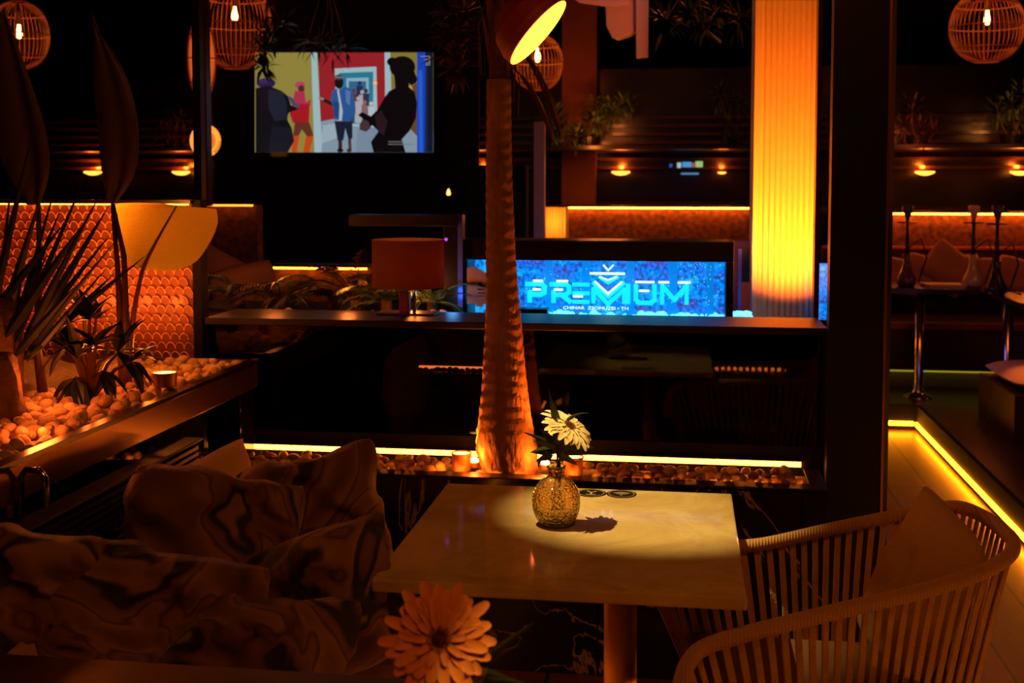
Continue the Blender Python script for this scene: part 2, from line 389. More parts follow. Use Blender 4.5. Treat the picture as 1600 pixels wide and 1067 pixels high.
# boots and fibre above y=125
mb = MB(); cx, r = rings[-1][1:]
mb.tube([(cx, PYD, ztop-.005), (cx, PYD, ztop+.5)], [r*.8, r*.6], 12)
for k in range(34):
    a = k*2.4; z0 = ztop-.01+k*.014; R = r*.8
    p0 = Vector((cx+math.cos(a)*R, PYD+math.sin(a)*R, z0)); out = Vector((math.cos(a)*.16, math.sin(a)*.16, 1))
    mb.leaf(p0, out, .20, .055, droop=-.1, seg=4, fold=-.5, side=Vector((-math.sin(a), math.cos(a), 0)))
    if k % 3 == 0:
        for q in range(4):
            b2 = a+random.uniform(-.5, .5)
            mb.tube([p0+Vector((math.cos(b2)*.01, math.sin(b2)*.01, .1)), p0+Vector((math.cos(b2)*.035, math.sin(b2)*.035, 0)), p0+Vector((math.cos(b2)*.03, math.sin(b2)*.03, -.10))], .0012, 3)
mb.build('leaf_boots', M('boot_fibre', '#5e3524', rough=.9, var=(40, .5, '#33201a')), th)
for k in range(12):
    a = k*2*PI/12+.15; up = 1.1 if k % 2 else .7
    MB().frond((cx, PYD, ztop+.45), (math.cos(a), math.sin(a), up), (.8 if math.cos(a) < .5 else .5), droop=1.2, n=22, ll=.2, lw=.018, r=.006).build('frond', leaf_dark, th)
for (px, py, dx, dz, ln) in ((806, 70, .35, -.3, .30), (800, 105, .5, -.35, .24)):
    p = U(px, py, Y=3.66)
    MB().frond(p, (dx, -.05, dz), ln, droop=1.3, n=14, ll=.09, lw=.010, r=.003).build('frond', leaf_red, th)

# ================================================================== MARBLE TABLE
tm = bpy.data.materials.new('cream_marble'); tm.use_nodes = True
nt = tm.node_tree; N = nt.nodes; L = nt.links; b = N['Principled BSDF']
tc = N.new('ShaderNodeTexCoord')
n1 = N.new('ShaderNodeTexNoise'); n1.inputs['Scale'].default_value = 4; n1.inputs['Detail'].default_value = 10; n1.inputs['Distortion'].default_value = 1.2; n1.inputs['Roughness'].default_value = .65
L.new(tc.outputs['Object'], n1.inputs['Vector'])
r = N.new('ShaderNodeValToRGB'); e = r.color_ramp.elements; e[0].position = .3; e[0].color = (*lin('#b09a78'), 1); e[1].position = .62; e[1].color = (*lin('#d2c3a2'), 1)
k = e.new(.46); k.color = (*lin('#c2ae8a'), 1)
L.new(n1.outputs[0], r.inputs[0]); L.new(r.outputs[0], b.inputs['Base Color']); b.inputs['Roughness'].default_value = .055; b.inputs['Specular IOR Level'].default_value = .6
th = thing('marble_table', 'square cream marble bistro table holding the crackled vase, under the spotlight', 'table', (-.13, 2.5, 0))
MB().boxb(-.58, .119, 2.145, 2.875, .725, .75).build('tabletop', tm, th, bevel=.004)
MB().lathe([(.036, .012), (.036, .712)], (-.13, 2.55, 0), 28).build('pedestal', M('brushed_brass', '#c89a60', rough=.45, metal=.8), th, smooth=True)
MB().boxb(-.40, .10, 2.30, 2.80, 0, .012).build('base_plate', black_satin, th, bevel=.003)
MB().boxb(-.33, .07, 2.35, 2.75, .712, .725).build('top_bracket', black_satin, th)
# round stickers with pictograms
wht = M('sticker_white', '#b9b09a', rough=.6)
def sticker(px, py, label, kind):
    p = U(px, py, Z=.751); t = thing('table_sticker', label, 'sticker', (p.x, p.y, .7502))
    MB().lathe([(.036, 0), (.036, .001)], (p.x, p.y, .7502), 40).build('disc', black_matt, t)
    g = MB(); z0 = .7514
    def arc(cx, cy, r0, a0, a1, w_):
        n = 10; pl = [(cx+math.cos(a0+(a1-a0)*i/n)*(r0+w_), cy+math.sin(a0+(a1-a0)*i/n)*(r0+w_)) for i in range(n+1)]+[(cx+math.cos(a1-(a1-a0)*i/n)*r0, cy+math.sin(a1-(a1-a0)*i/n)*r0) for i in range(n+1)]
        for i in range(n):
            q = [pl[i], pl[i+1], pl[2*n-i], pl[2*n+1-i]]; g.prismz(q, z0, z0+.0004)
    if kind == 'wifi':
        for r0 in (.009, .016, .023): arc(p.x, p.y-.012, r0, PI*.22, PI*.78, .0025)
        g.lathe([(.003, 0), (.003, .0004)], (p.x, p.y-.012, z0), 12)
    else:
        g.boxb(p.x-.002, p.x+.002, p.y-.014, p.y+.004, z0, z0+.0004)
        for s_ in (-1, 1):
            T = Matrix.Translation((p.x, p.y+.003, z0)) @ Matrix.Rotation(s_*.7, 4, 'Z')
            g.boxb(-.002, .002, 0, .017, 0, .0004, T)
        g.boxb(p.x-.012, p.x+.012, p.y-.017, p.y-.014, z0, z0+.0004)
    arc(p.x, p.y, .031, 0, PI*2, .0012)
    g.build('pictogram', wht, t)
sticker(924, 770, 'round black sticker with a Y-shaped sign on the table, half hidden by the vase', 'y')
sticker(971, 771.5, 'round black sticker with a wifi sign on the table, right of its twin', 'wifi')

# ================================================================== VASES AND FLOWERS
def crackle():
    m = bpy.data.materials.new('crackle_glass'); m.use_nodes = True
    nt = m.node_tree; N = nt.nodes; L = nt.links; b = N['Principled BSDF']
    tc = N.new('ShaderNodeTexCoord'); v = N.new('ShaderNodeTexVoronoi'); v.feature = 'DISTANCE_TO_EDGE'; v.inputs['Scale'].default_value = 130
    L.new(tc.outputs['Object'], v.inputs['Vector'])
    r = N.new('ShaderNodeValToRGB'); r.color_ramp.elements[0].position = 0; r.color_ramp.elements[1].position = .09
    r.color_ramp.elements[0].color = (.8, .5, .2, 1); r.color_ramp.elements[1].color = (1, .84, .5, 1)
    L.new(v.outputs[0], r.inputs[0]); L.new(r.outputs[0], b.inputs['Base Color'])
    bp = N.new('ShaderNodeBump'); bp.inputs['Strength'].default_value = .6; bp.inputs['Distance'].default_value = .004
    L.new(v.outputs[0], bp.inputs['Height']); L.new(bp.outputs[0], b.inputs['Normal'])
    b.inputs['Transmission Weight'].default_value = .93; b.inputs['Roughness'].default_value = .06; b.inputs['IOR'].default_value = 1.33
    return m
crk = crackle()
stem_m = M('stem_green', '#3f5424', rough=.5)
sprig_m = M('sprig_leaf', '#3f4a2c', rough=.4, var=(20, .5, '#566238'))
petal_white = M('petal_white', '#e8dfc4', rough=.6, var=(30, .5, '#d8c9a4'))
petal_orange = M('petal_peach', '#efa070', rough=.6, var=(30, .5, '#e08a58'))
def vase(x, y, label, r=.053):
    t = thing('crackle_vase', label, 'vase', (x, y, .7503))
    pr = [(r*.45, 0), (r*.72, r*.12), (r*.93, r*.5), (r, r*1.0), (r*.92, r*1.45), (r*.65, r*1.85), (r*.36, r*2.02), (r*.34, r*2.25), (r*.40, r*2.45)]
    inn = [(max(.001, a-.003), b+.001) for a, b in reversed(pr)]; inn[-1] = (.001, .003)
    # smooth the profile
    def sm(p):
        q = [p[0]]
        for i in range(len(p)-1):
            a0 = p[max(i-1, 0)]; a1 = p[i]; a2 = p[i+1]; a3 = p[min(i+2, len(p)-1)]
            for s_ in (1/3, 2/3, 1):
                q.append(tuple(.5*((2*a1[k])+(-a0[k]+a2[k])*s_+(2*a0[k]-5*a1[k]+4*a2[k]-a3[k])*s_**2+(-a0[k]+3*a1[k]-3*a2[k]+a3[k])*s_**3) for k in (0, 1)))
        return q
    MB().lathe(sm(pr)+inn, (x, y, .7503), 40).build('body', crk, t, smooth=True)
    return t
def gerbera(name, head, nrm, base, rad, pm, label, npet=26, rolls=3, curl=.25, pw_=.22):
    head = Vector(head); nrm = Vector(nrm).normalized(); t = thing(name, label, 'flower', base)
    q = nrm.to_track_quat('Z', 'Y').to_matrix().to_4x4(); T = Matrix.Translation(head) @ q
    mb = MB(); rnd = random.Random(3)
    for lay in range(rolls):
        n_ = npet if lay < 2 else npet//2; L0 = rad*(1, .82, .5)[lay]
        for k_ in range(n_):
            a = 2*PI*(k_+.5*lay)/n_+rnd.uniform(-.06, .06); l = L0*rnd.uniform(.86, 1.06)
            rise = (.04, .09, .22)[lay]*l; wd = rad*pw_*(1 if lay < 2 else .6)
            d = Vector((math.cos(a), math.sin(a), 0)); s_ = Vector((-math.sin(a), math.cos(a), 0)); vs = []
            for i, tt in enumerate((.1, .35, .62, .85, .96, 1.0)):
                p = d*l*tt+Vector((0, 0, rise*math.sin(tt*1.7)-curl*l*tt**3*.5+rnd.uniform(-.001, .001)))
                ww = wd*.5*(.35, .75, 1, .9, .6, .18)[i]
                vs += [p-s_*ww+Vector((0, 0, ww*.35)), p, p+s_*ww+Vector((0, 0, ww*.35))]
            o0 = []
            for i in range(5): a3 = i*3; o0 += [(a3, a3+1, a3+4, a3+3), (a3+1, a3+2, a3+5, a3+4)]
            mb.add([T @ v for v in vs], o0)
    mb.build('petals', pm, t, smooth=True)
    c = MB(); c.ell((0, 0, 0), (rad*.17, rad*.17, rad*.09), 18, 8)
    for i in range(60):
        a = i*2.4; rr = rad*.2*math.sqrt(i/60); c.tube([(math.cos(a)*rr, math.sin(a)*rr, .0), (math.cos(a)*rr*1.08, math.sin(a)*rr*1.08, rad*.13)], rad*.012, 4)
    c.v = [T @ v for v in c.v]; c.build('flower_center', M('flower_center', '#6a3a1c', rough=.9), t)
    b0 = Vector(base); mid = (head+b0)/2+Vector((0, 0, .0))-nrm*.02
    MB().tube([head-nrm*.002, head-nrm*.02, mid, b0], .0028, 6).ell(head-nrm*.006, (rad*.16, rad*.16, .007), 10, 6).build('stem', stem_m, t, smooth=True)
    return t
vx, vy, _ = U(868, 822, Z=.75); vy += .012
vase(vx, vy, 'round crackled amber glass vase standing on the marble table')
vb = (vx-.01, vy, .765)
hd = U(880, 668, Y=vy)
gerbera('gerbera_daisy', U(889, 667, Y=vy), (.50, -.28, .82), vb, .064, petal_white, 'cream white gerbera standing in the vase on the marble table', 22, 3, .35)
def sprig(label, base, specs, Y, mat=sprig_m, name='leaf_sprig'):
    t = thing(name, label, 'leaves', base); st = MB(); lf = MB()
    for (x0, y0, x1, y1, w_, dp) in specs:
        a = U(x0, y0, Y=Y); bb = U(x1, y1, Y=Y+random.uniform(-.02, .02)); d = bb-a
        lf.leaf(a, d, d.length, w_, droop=dp, seg=7, side=d.cross(Vector((random.uniform(-.3, .3), 1, random.uniform(-.2, .4)))), fold=.3)
    b0 = Vector(base)
    j = U(*specs[0][:2], Y=Y); k_ = U(*specs[-1][:2], Y=Y)
    st.tube([b0, (b0+j)/2+Vector((.004, 0, .01)), j], .0022, 5); st.tube([b0+Vector((.012, 0, 0)), (b0+k_)/2, k_], .0022, 5)
    for sp_ in specs[1:]: st.tube([U(*sp_[:2], Y=Y), j], .0012, 4)
    st.build('stems', M('sprig_stem', '#5a3a28', rough=.6), t); lf.build('leaves', mat, t, smooth=True)
sprig('dark green leafy sprig standing in the vase on the marble table', (vx+.006, vy, .77), [
    (872, 690, 858, 608, .014, .1), (874, 665, 864, 625, .012, .1), (884, 658, 912, 632, .008, .8), (868, 700, 845, 668, .016, .2), (868, 700, 822, 668, .012, .3), (870, 702, 836, 684, .014, .3),
    (866, 706, 828, 700, .022, .3), (864, 712, 836, 718, .020, .2), (874, 700, 862, 655, .016, .1), (876, 700, 900, 690, .022, .3), (878, 702, 918, 700, .026, .5), (880, 704, 925, 684, .018, .6), (872, 712, 905, 722, .020, .3), (870, 690, 884, 664, .014, .1)], vy)
# near table and its flower
th = thing('near_table', 'dark brown table edge at the bottom of the view under the peach flower', 'table', (-.62, 1.45, 0))
ntm = M('near_table_top', '#4a2c20', rough=.35, var=(5, .5, '#38201a'))
MB().boxb(-1.12, -.22, 1.02, 1.72, .725, .75).build('tabletop', ntm, th, bevel=.004)
MB().lathe([(.036, .012), (.036, .725)], (-.62, 1.45, 0), 24).build('pedestal', steel, th, smooth=True)
MB().boxb(-.87, -.37, 1.20, 1.70, 0, .012).build('base_plate', black_satin, th)
fh = U(687, 1000, Y=1.43)
vase(fh.x+.035, 1.45, 'crackled glass vase on the near table just below the view')
gerbera('gerbera_daisy', fh, (.10, -.80, .52), (fh.x+.033, 1.45, .77), .074, petal_orange, 'large blurred peach gerbera close to the camera, in front of the marble table', 20, 3, .0, .215)
sprig('blurred green leaf sprig beside the peach flower', (fh.x+.04, 1.46, .78), [
    (735, 1050, 830, 968, .012, .1), (735, 1050, 810, 1003, .010, .1), (730, 1055, 800, 1050, .02, .3), (725, 1050, 770, 1015, .02, .3), (728, 1060, 770, 1067, .018, .2), (735, 1060, 830, 1055, .012, .3)], 1.47)
# ================================================================== SPOT DISC LAMP above the table
Dd = 3.0
pa, pb = U(797, 99, Y=Dd), U(882, 0, Y=Dd)
ctr = (pa+pb)/2; ax1 = (pb-pa).normalized(); half = (pb-pa).length/2
view = (ctr-Vector((0, 0, 1.5))).normalized()
perp = ax1.cross(view).normalized()
if perp.z > 0: perp = -perp
sn = .22; nrm = (perp*math.sqrt(1-sn*sn)-view*sn).normalized()
th = thing('pendant_spotlight', 'tilted round spotlight lamp with a glowing yellow disc above the marble table', 'lamp', ctr)
T = nrm.to_track_quat('Z', 'Y').to_matrix().to_4x4()
MB().lathe([(.0, .0045), (half*.985, .0045)], ctr, 48, T).build('glowing_disc', emat('disc_glow', (1, .42, .03), 4.5), th)
MB().lathe([(half*1.0, .003), (half*1.0, -.02), (half*.85, -.06), (half*.35, -.10), (.0, -.10)], ctr, 48, T).build('shade', M('lamp_shade_red', '#8a3020', rough=.6), th, smooth=False)
MB().tube([ctr-nrm*.17, ctr-nrm*.22, Vector((ctr.x-nrm.x*.22, ctr.y-nrm.y*.22, 3.3))], .008, 8).build('rod', black_satin, th)
light('SPOT', (-.66, 2.50, 2.42), 205, (1, .62, .15), .006, target=(-.085, 2.69, .75), spot=math.radians(23.5), blend=.75, name='table_spotlight')
light('SPOT', (.25, 1.30, 2.42), 75, (1, .50, .07), .02, target=(-.085, 1.38, .93), spot=math.radians(15), blend=.3, name='table_spotlight')
# spot fixture that throws the pool on the table (out of view, on the ceiling track)
for sp, tgt_, lb_ in ((Vector((-.675, 2.495, 2.46)), Vector((-.06, 2.69, .75)), 'small black ceiling spotlight aimed at the marble table'), (Vector((.25, 1.30, 2.47)), Vector((-.10, 1.36, .93)), 'small black ceiling spotlight aimed beside the near table')):
  pass
  th = thing('track_spot', lb_, 'spotlight', sp)
  dv = (tgt_-sp).normalized(); Tq = dv.to_track_quat('Z', 'Y').to_matrix().to_4x4()
  MB().lathe([(.03, -.06), (.035, .02), (.035, .04), (.031, .04), (.028, .02), (.001, .01)], sp-dv*.02, 20, Tq).build('can', black_satin, th)
  MB().tube([sp-dv*.06, Vector((sp.x-dv.x*.06, sp.y-dv.y*.06, 3.3))], .006, 8).build('rod', black_satin, th)

# ================================================================== LEFT TRAY PLANTER
th = thing('raised_tray_planter', 'raised metal-edged tray planter full of white stones along the left side', 'planter', (-2.1, 2.8, 0))
brz = M('bronze_band', '#7a5a3a', rough=.3, metal=.85, bump=(3, .15))
X0, X1, Y0, Y1 = -2.95, -1.41, 1.9, 3.72
MB().boxb(X0, X1, Y0, Y1, .82, .872).build('tray', black_satin, th)
MB().boxb(X1, X1+.02, Y0, Y1, .825, .915).boxb(X0, X1+.02, Y0-.02, Y0, .825, .915).boxb(X0, X1+.02, Y1, Y1+.02, .825, .915).build('metal_band', brz, th, bevel=.002)
MB().boxb(X1-.005, X1+.028, Y0-.02, Y1+.02, .905, .918).build('top_rim', M('rim_dark', '#2a1610', rough=.25, metal=.5), th, bevel=.001)
MB().boxb(X1-.10, X1+.012, 3.60, 3.72, .61, .825).build('corner_post', black_gloss, th, bevel=.003)
MB().boxb(-2.95, -2.15, 1.9, 3.5, 0, .82).build('plinth', black_gloss, th)
wst_bed = M('stone_bed', '#b09a88', rough=.9, bump=(40, 1), var=(40, .5, '#8a7464'))
mb = MB(); nx, ny = 24, 30
vs = [(X0+.01+(X1-X0-.012)*i/nx, Y0+.01+(Y1-Y0-.012)*j/ny, .880+.018*math.sin(i*1.7+j)*math.sin(j*1.3)*(0 < i < nx)+(.02 if 0 < i < nx else 0)) for i in range(nx+1) for j in range(ny+1)]
mb.add(vs, [(i*(ny+1)+j, (i+1)*(ny+1)+j, (i+1)*(ny+1)+j+1, i*(ny+1)+j+1) for i in range(nx) for j in range(ny)])
mb.build('stone_bed', wst_bed, th, smooth=True)
wst = [M('white_stone', '#c8a890', rough=.85, bump=(50, .6)), M('white_stone_warm', '#b8967c', rough=.85, bump=(50, .6))]
wp = [stone_mesh('white_stone', wst[i % 2], (random.uniform(.020, .034), random.uniform(.018, .028), random.uniform(.014, .022)), .12, 30+i) for i in range(9)]
spots = []
yy = 2.30
while yy < 3.70:
    xx = X1-.03
    while xx > -1.41-.40:
        if len(spots) < 290: spots.append((xx+random.uniform(-.015, .015), min(3.68, yy+random.uniform(-.018, .018)), .905+random.uniform(-.003, .012), random.uniform(.55, .95)))
        xx -= .042
    yy += .047
place_stones(wp, spots, 'rough white decorative stone lying in the raised tray planter', 'stone', 'white stones in the tray planter')
p = U(258, 603, Z=.925); p2 = p
can(p.x, p.y, .925, 'round uplight glowing on the white stones of the tray planter', .036, .04)
# channel side light
# scalloped tile partition
th = thing('tiled_partition', 'fish-scale tiled low wall behind the banana plant, glowing orange', 'partition', (-2.2, 3.77, 0))
SX0, SX1, SZ0, SZ1 = -3.3, -1.613, .90, 1.43
MB().boxb(SX0, SX1, 3.765, 3.799, .60, SZ1).build('backing', M('tile_grout', '#6a4028', rough=.8), th)
til = M('scale_tile', '#8a4c2c', rough=.42, var=(9, .5, '#6a3820'), coat=.1)
mb = MB(); pw, phh = .032, .031; rr = .0175
row = 0; z = SZ0-.02
while z < SZ1-.012:
    x = SX0+(pw/2 if row % 2 else 0)
    while x < SX1-.012:
        # tile: upward-pointing rounded scale, tilted so each overlaps the one above
        pts = []
        for i in range(9):
            a = PI*i/8; pts.append((x+math.cos(a)*rr*.93, z+math.sin(a)*rr*1.3))
        pts += [(x-rr*.93, z-.016), (x+rr*.93, z-.016)]
        n_ = len(pts); vs = []
        for (a, bz) in pts:
            vs.append((a, 3.765-.0015-.006*(1-(bz-z+.016)/.034)*0-.007*((bz-z+.016)/.034), bz))
        for (a, bz) in pts: vs.append((a, 3.7655, bz))
        mb.add(vs, [tuple(range(n_))]+[(i, (i+1) % n_, (i+1) % n_+n_, i+n_) for i in range(n_)])
        x += pw
    z += phh/1; row += 1
for f in mb.f: f.reverse()
mb.build('scale_tiles', til, th)
rm = MB()
row = 0; z = SZ0-.02
while z < SZ1-.022:
    x = SX0+(pw/2 if row % 2 else 0)
    while x < SX1-.018:
        if x > -2.75: rm.tube([(x+math.cos(PI*i/7)*rr*.90, 3.765-.0015-.007*((math.sin(PI*i/7)*rr*1.27+.016)/.034)-.0014, z+math.sin(PI*i/7)*rr*1.27) for i in range(8)], 0.0017, 4, cap=False)
        x += pw
    z += phh; row += 1
rm.build('tile_rims', M('tile_rim', '#f0b080', rough=.32, coat=.3), th, smooth=True)  # highlight along the rims put into their lighter colour
MB().boxb(SX0, SX1+.004, 3.725, 3.80, SZ1-.002, SZ1+.010).build('top_cap', black_satin, th)
MB().boxb(SX1, SX1+.03, 3.745, 3.80, .60, SZ1+.010).build('end_post', black_matt, th)
o = MB().boxb(SX0, SX1-.005, 3.729, 3.735, SZ1-.007, SZ1-.003).build('led_strip', emat('led_orange', (1, .17, .02), 14)); tag(o, 'thin orange LED line under the cap of the scale-tiled wall', 'led strip')
ORG = (1, .16, .018)
for px in (212, 175, 120, 65, 15):
    x_ = U(px, 560, Y=3.55).x
    light('SPOT', (x_, 3.50, .955), 2.8, ORG, .02, target=(x_, 3.765, 1.32), spot=2.1, blend=.9)
for (px, py, e_) in ((235, 600, 1.0), (150, 622, 1.3), (75, 655, 1.6)):
    p = U(px, py, Z=.92); light('POINT', (p.x-.06, min(p.y+.10, 3.50), 1.02), e_, ORG, .03)
# bulb low in the stones at far left
p = U(50, 672, Z=.93); light('POINT', (p.x+.01, p.y, .965), .9, ORG, .02)
p = U(216, 340, Y=3.52); light('POINT', p, 5.5, (1, .24, .02), .02)
p = U(200, 372, Y=3.54); light('POINT', p, 1.0, (1, .24, .02), .02)
p = U(225, 560, Y=3.3); light('SPOT', p, .5, (1, .45, .08), .03, target=U(290, 380, Y=3.35), spot=.7, blend=.9)
# ================================================================== PLANTS ON THE LEFT
def P3(px, py, Y): return U(px, py, Y=Y)
ban_lit = bpy.data.materials.new('banana_leaf'); ban_lit.use_nodes = True
nt = ban_lit.node_tree; N = nt.nodes; L = nt.links; b = N['Principled BSDF']; out = N['Material Output']
b.inputs['Base Color'].default_value = (*lin('#4f8a30'), 1); b.inputs['Roughness'].default_value = .35
tr = N.new('ShaderNodeBsdfTranslucent'); tr.inputs[0].default_value = (*lin('#c8a840'), 1)
wv = N.new('ShaderNodeTexWave'); wv.bands_direction = 'Z'; wv.inputs['Scale'].default_value = 60; wv.inputs['Distortion'].default_value = 2.5; wv.inputs['Detail'].default_value = 1; tc = N.new('ShaderNodeTexCoord'); L.new(tc.outputs['Object'], wv.inputs['Vector'])
cr_ = N.new('ShaderNodeMix'); cr_.data_type = 'RGBA'; cr_.inputs[6].default_value = (*lin('#a88c38'), 1); cr_.inputs[7].default_value = (*lin('#ccb04c'), 1); L.new(wv.outputs[0], cr_.inputs[0]); L.new(cr_.outputs[2], tr.inputs[0])
bp = N.new('ShaderNodeBump'); bp.inputs['Strength'].default_value = .7; bp.inputs['Distance'].default_value = .004; L.new(wv.outputs[0], bp.inputs['Height']); L.new(bp.outputs[0], b.inputs['Normal'])
mx = N.new('ShaderNodeMixShader'); mx.inputs[0].default_value = .5; L.new(b.outputs[0], mx.inputs[1]); L.new(tr.outputs[0], mx.inputs[2]); L.new(mx.outputs[0], out.inputs[0])
def grid_leaf(left, rib, right, Y, mat, name, parent, veins=True, bend=.02):
    """big leaf from three matching polylines (left edge, midrib, right edge), each with real depth"""
    left, rib, right = cat(left, 8), cat(rib, 8), cat(right, 8)
    n_ = 9; vs = []; K = 5; m_ = 7
    def lerp(pl, t):
        u = t*(len(pl)-1); i = min(int(u), len(pl)-2); f_ = u-i
        return pl[i]*(1-f_)+pl[i+1]*f_
    S = n_*m_
    for s_ in range(S+1):
        t = s_/S; a, r_, c = lerp(left, t), lerp(rib, t), lerp(right, t)
        for q in range(-K, K+1):
            e = abs(q)/K; p = r_.lerp(a if q < 0 else c, e)
            p = p+Vector((0, -bend*math.sin(e*PI*.8)*1.0+(.0035 if s_ % 2 else 0)*(1 if veins else 0)*(e > .05), 0))
            vs.append(p)
    W = 2*K+1
    return MB().add(vs, [(i*W+j, i*W+j+1, (i+1)*W+j+1, (i+1)*W+j) for i in range(S) for j in range(W-1)]).build(name, mat, parent, smooth=True)
bb = P3(196, 628, 3.22)
th = thing('banana_plant', 'tall banana plant with one broad lit leaf and long dark stalks, in the white stones', 'plant', (bb.x, 3.22, .91))
def PL(lst, Y0_, Y1_): return [P3(a, b_, Y0_+(Y1_-Y0_)*i/(len(lst)-1)) for i, (a, b_) in enumerate(lst)]
# lit half (left) and green half (right) of the broad leaf; midrib from (222,418) to (278,322)
grid_leaf(PL([(221, 419), (196, 402), (183, 362), (180, 330), (184, 318), (252, 317)], 3.36, 3.46), PL([(222, 418), (233, 398), (246, 374), (259, 350), (270, 333), (278, 321)], 3.28, 3.34), PL([(223, 419), (268, 422), (306, 410), (329, 380), (342, 350), (340, 326)], 3.30, 3.40), 0, ban_lit, 'broad_leaf', th)
MB().tube(PL([(276, 322), (262, 346), (246, 374), (232, 400), (222, 425), (212, 470), (204, 530), (200, 600), (198, 630)], 3.32, 3.22), [.002, .003, .004, .005, .006, .007, .009, .012, .014], 8).build('stalk', M('stalk_red', '#6a3c24', rough=.5), th, smooth=True)
for pl in ([(176, 322), (184, 420), (190, 540), (194, 628)], [(172, 300), (194, 400), (197, 520), (196, 628)]):
    MB().tube(PL(pl, 3.26, 3.22), [.006, .008, .012, .016], 8).build('stalk', M('stalk_dark', '#4a2a1c', rough=.5), th, smooth=True)
dkl = M('banana_leaf_dark', '#4a3a1c', rough=.45, var=(5, .5, '#3b3016'))
grid_leaf(PL([(152, 40), (148, 110), (155, 200), (162, 270), (172, 318)], 3.2, 3.25), PL([(146, 20), (172, 110), (190, 200), (188, 270), (176, 318)], 3.18, 3.25), PL([(156, 50), (196, 110), (218, 190), (215, 265), (184, 318)], 3.2, 3.25), 0, dkl, 'hanging_leaf', th)
grid_leaf(PL([(0, 40), (-8, 120), (-5, 200), (10, 260), (45, 320)], 2.9, 3.0), PL([(8, 10), (28, 100), (45, 190), (55, 260), (60, 320)], 2.88, 3.0), PL([(20, 40), (52, 130), (76, 210), (80, 270), (66, 318)], 2.9, 3.0), 0, dkl, 'hanging_leaf', th)
MB().tube(PL([(60, 316), (62, 420), (58, 540), (70, 640)], 3.0, 3.0), [.006, .008, .012, .015], 8).build('stalk', MATS['stalk_dark'], th, smooth=True)
# spiky yucca / agave
ab = P3(40, 600, 2.9)
th = thing('yucca_plant', 'spiky yucca with long stiff sword leaves fanning up at the far left', 'plant', (ab.x, 2.9, .90))
yuc = M('yucca_leaf', '#1c2412', rough=.45, var=(10, .5, '#2a3018'))
mb = MB()
for (x0, y0, x1, y1, w_) in ((20, 540, 133, 268, .020), (28, 545, 172, 362, .026), (35, 550, 168, 318, .024), (40, 552, 224, 398, .022), (45, 556, 180, 425, .020), (10, 530, 92, 322, .026), (0, 520, 62, 300, .024), (-10, 510, 18, 270, .022), (-20, 520, 50, 205, .020), (5, 530, 128, 345, .030), (30, 550, 150, 300, .022), (38, 556, 175, 372, .018), (15, 535, 88, 282, .020), (-20, 500, 96, 345, .024), (20, 560, 120, 430, .022), (-10, 560, 70, 400, .030), (0, 570, 40, 380, .034), (-30, 560, -5, 350, .03), (42, 565, 165, 415, .016)):
    a = P3(x0, y0, 2.9+random.uniform(-.05, .05)); c = P3(x1, y1, 2.9+random.uniform(-.22, .22)); d = c-a
    mb.leaf(a, d, d.length, w_*1.1, droop=random.uniform(0, .12), seg=8, side=d.cross(Vector((random.uniform(-.4, .4), 1, 0))), fold=.35, tip=.45)
mb.build('leaves', yuc, th)
mb = MB(); mb.tube([(ab.x-.10, 2.9, .9), (ab.x-.09, 2.9, 1.0), (ab.x-.07, 2.9, 1.12), (ab.x-.06, 2.9, 1.2)], [.085, .075, .06, .035], 16)
mb.build('trunk', bark, th, smooth=True)
# dark-leaved dracaena shrub
sb = P3(150, 640, 3.05)
def shrub(name, label, base, tips, mat, Y, lw=.03, stemm=None, cat='plant'):
    t = thing(name, label, cat, base); lf = MB(); st = MB(); b0 = Vector(base)
    for (x, y, ang, n_, ll) in tips:
        c = P3(x, y, Y+random.uniform(-.08, .08)); st.tube([b0, b0.lerp(c, .6)+Vector((0, 0, .02)), c], [.008, .006, .004], 6)
        for k_ in range(n_):
            a = ang+random.uniform(-1.3, 1.3); d = Vector((math.cos(a), random.uniform(-.6, .6), math.sin(a)))
            lf.leaf(c, d, ll*random.uniform(.7, 1.15), lw, droop=.7, seg=5, fold=.3)
    lf.build('leaves', mat, t); st.build('stems', stemm or MATS['stalk_dark'], t)
    return t
dkg = M('dracaena_leaf', '#20281a', rough=.3, var=(10, .5, '#2e3820'))
shrub('dracaena', 'low dark broad-leaved shrub in front of the banana stalks in the white stones', (sb.x, 3.02, .905), [(120, 560, PI/2, 8, .14), (118, 590, -PI/2, 9, .14), (150, 540, PI*.6, 7, .13), (185, 550, .2, 8, .11), (205, 565, -.2, 9, .10), (160, 580, -PI*.4, 6, .10), (105, 540, PI*.9, 6, .12), (140, 500, PI*.6, 5, .11)], dkg, 3.02, .034)
shrub('croton_plant', 'reddish spotted-leaf croton shrub behind the dark dracaena', (sb.x-.12, 3.25, .905), [(150, 500, PI/2, 7, .09), (130, 490, PI*.7, 7, .09), (165, 560, .4, 5, .08), (110, 510, PI, 6, .09)], leaf_red, 3.25, .03)
# stump
st = P3(8, 610, 2.72)
mb = MB(); mb.lathe([(.085, .0), (.07, .05), (.055, .12), (.05, .16), (.035, .18), (0.001, .185)], (st.x-.03, 2.72, .895), 48)
for v in mb.v:
    a = math.atan2(v.y-2.72, v.x-st.x+.03); kx = 1+.14*math.sin(a*5+v.z*9)+.09*math.sin(a*11+v.z*40)+.05*math.sin(a*17-v.z*70); v.x = st.x-.03+(v.x-st.x+.03)*kx; v.y = 2.72+(v.y-2.72)*kx
tag(mb.build('tree_stump', bark, smooth=True), 'rough bark stump glowing red at the left edge of the tray planter', 'stump')

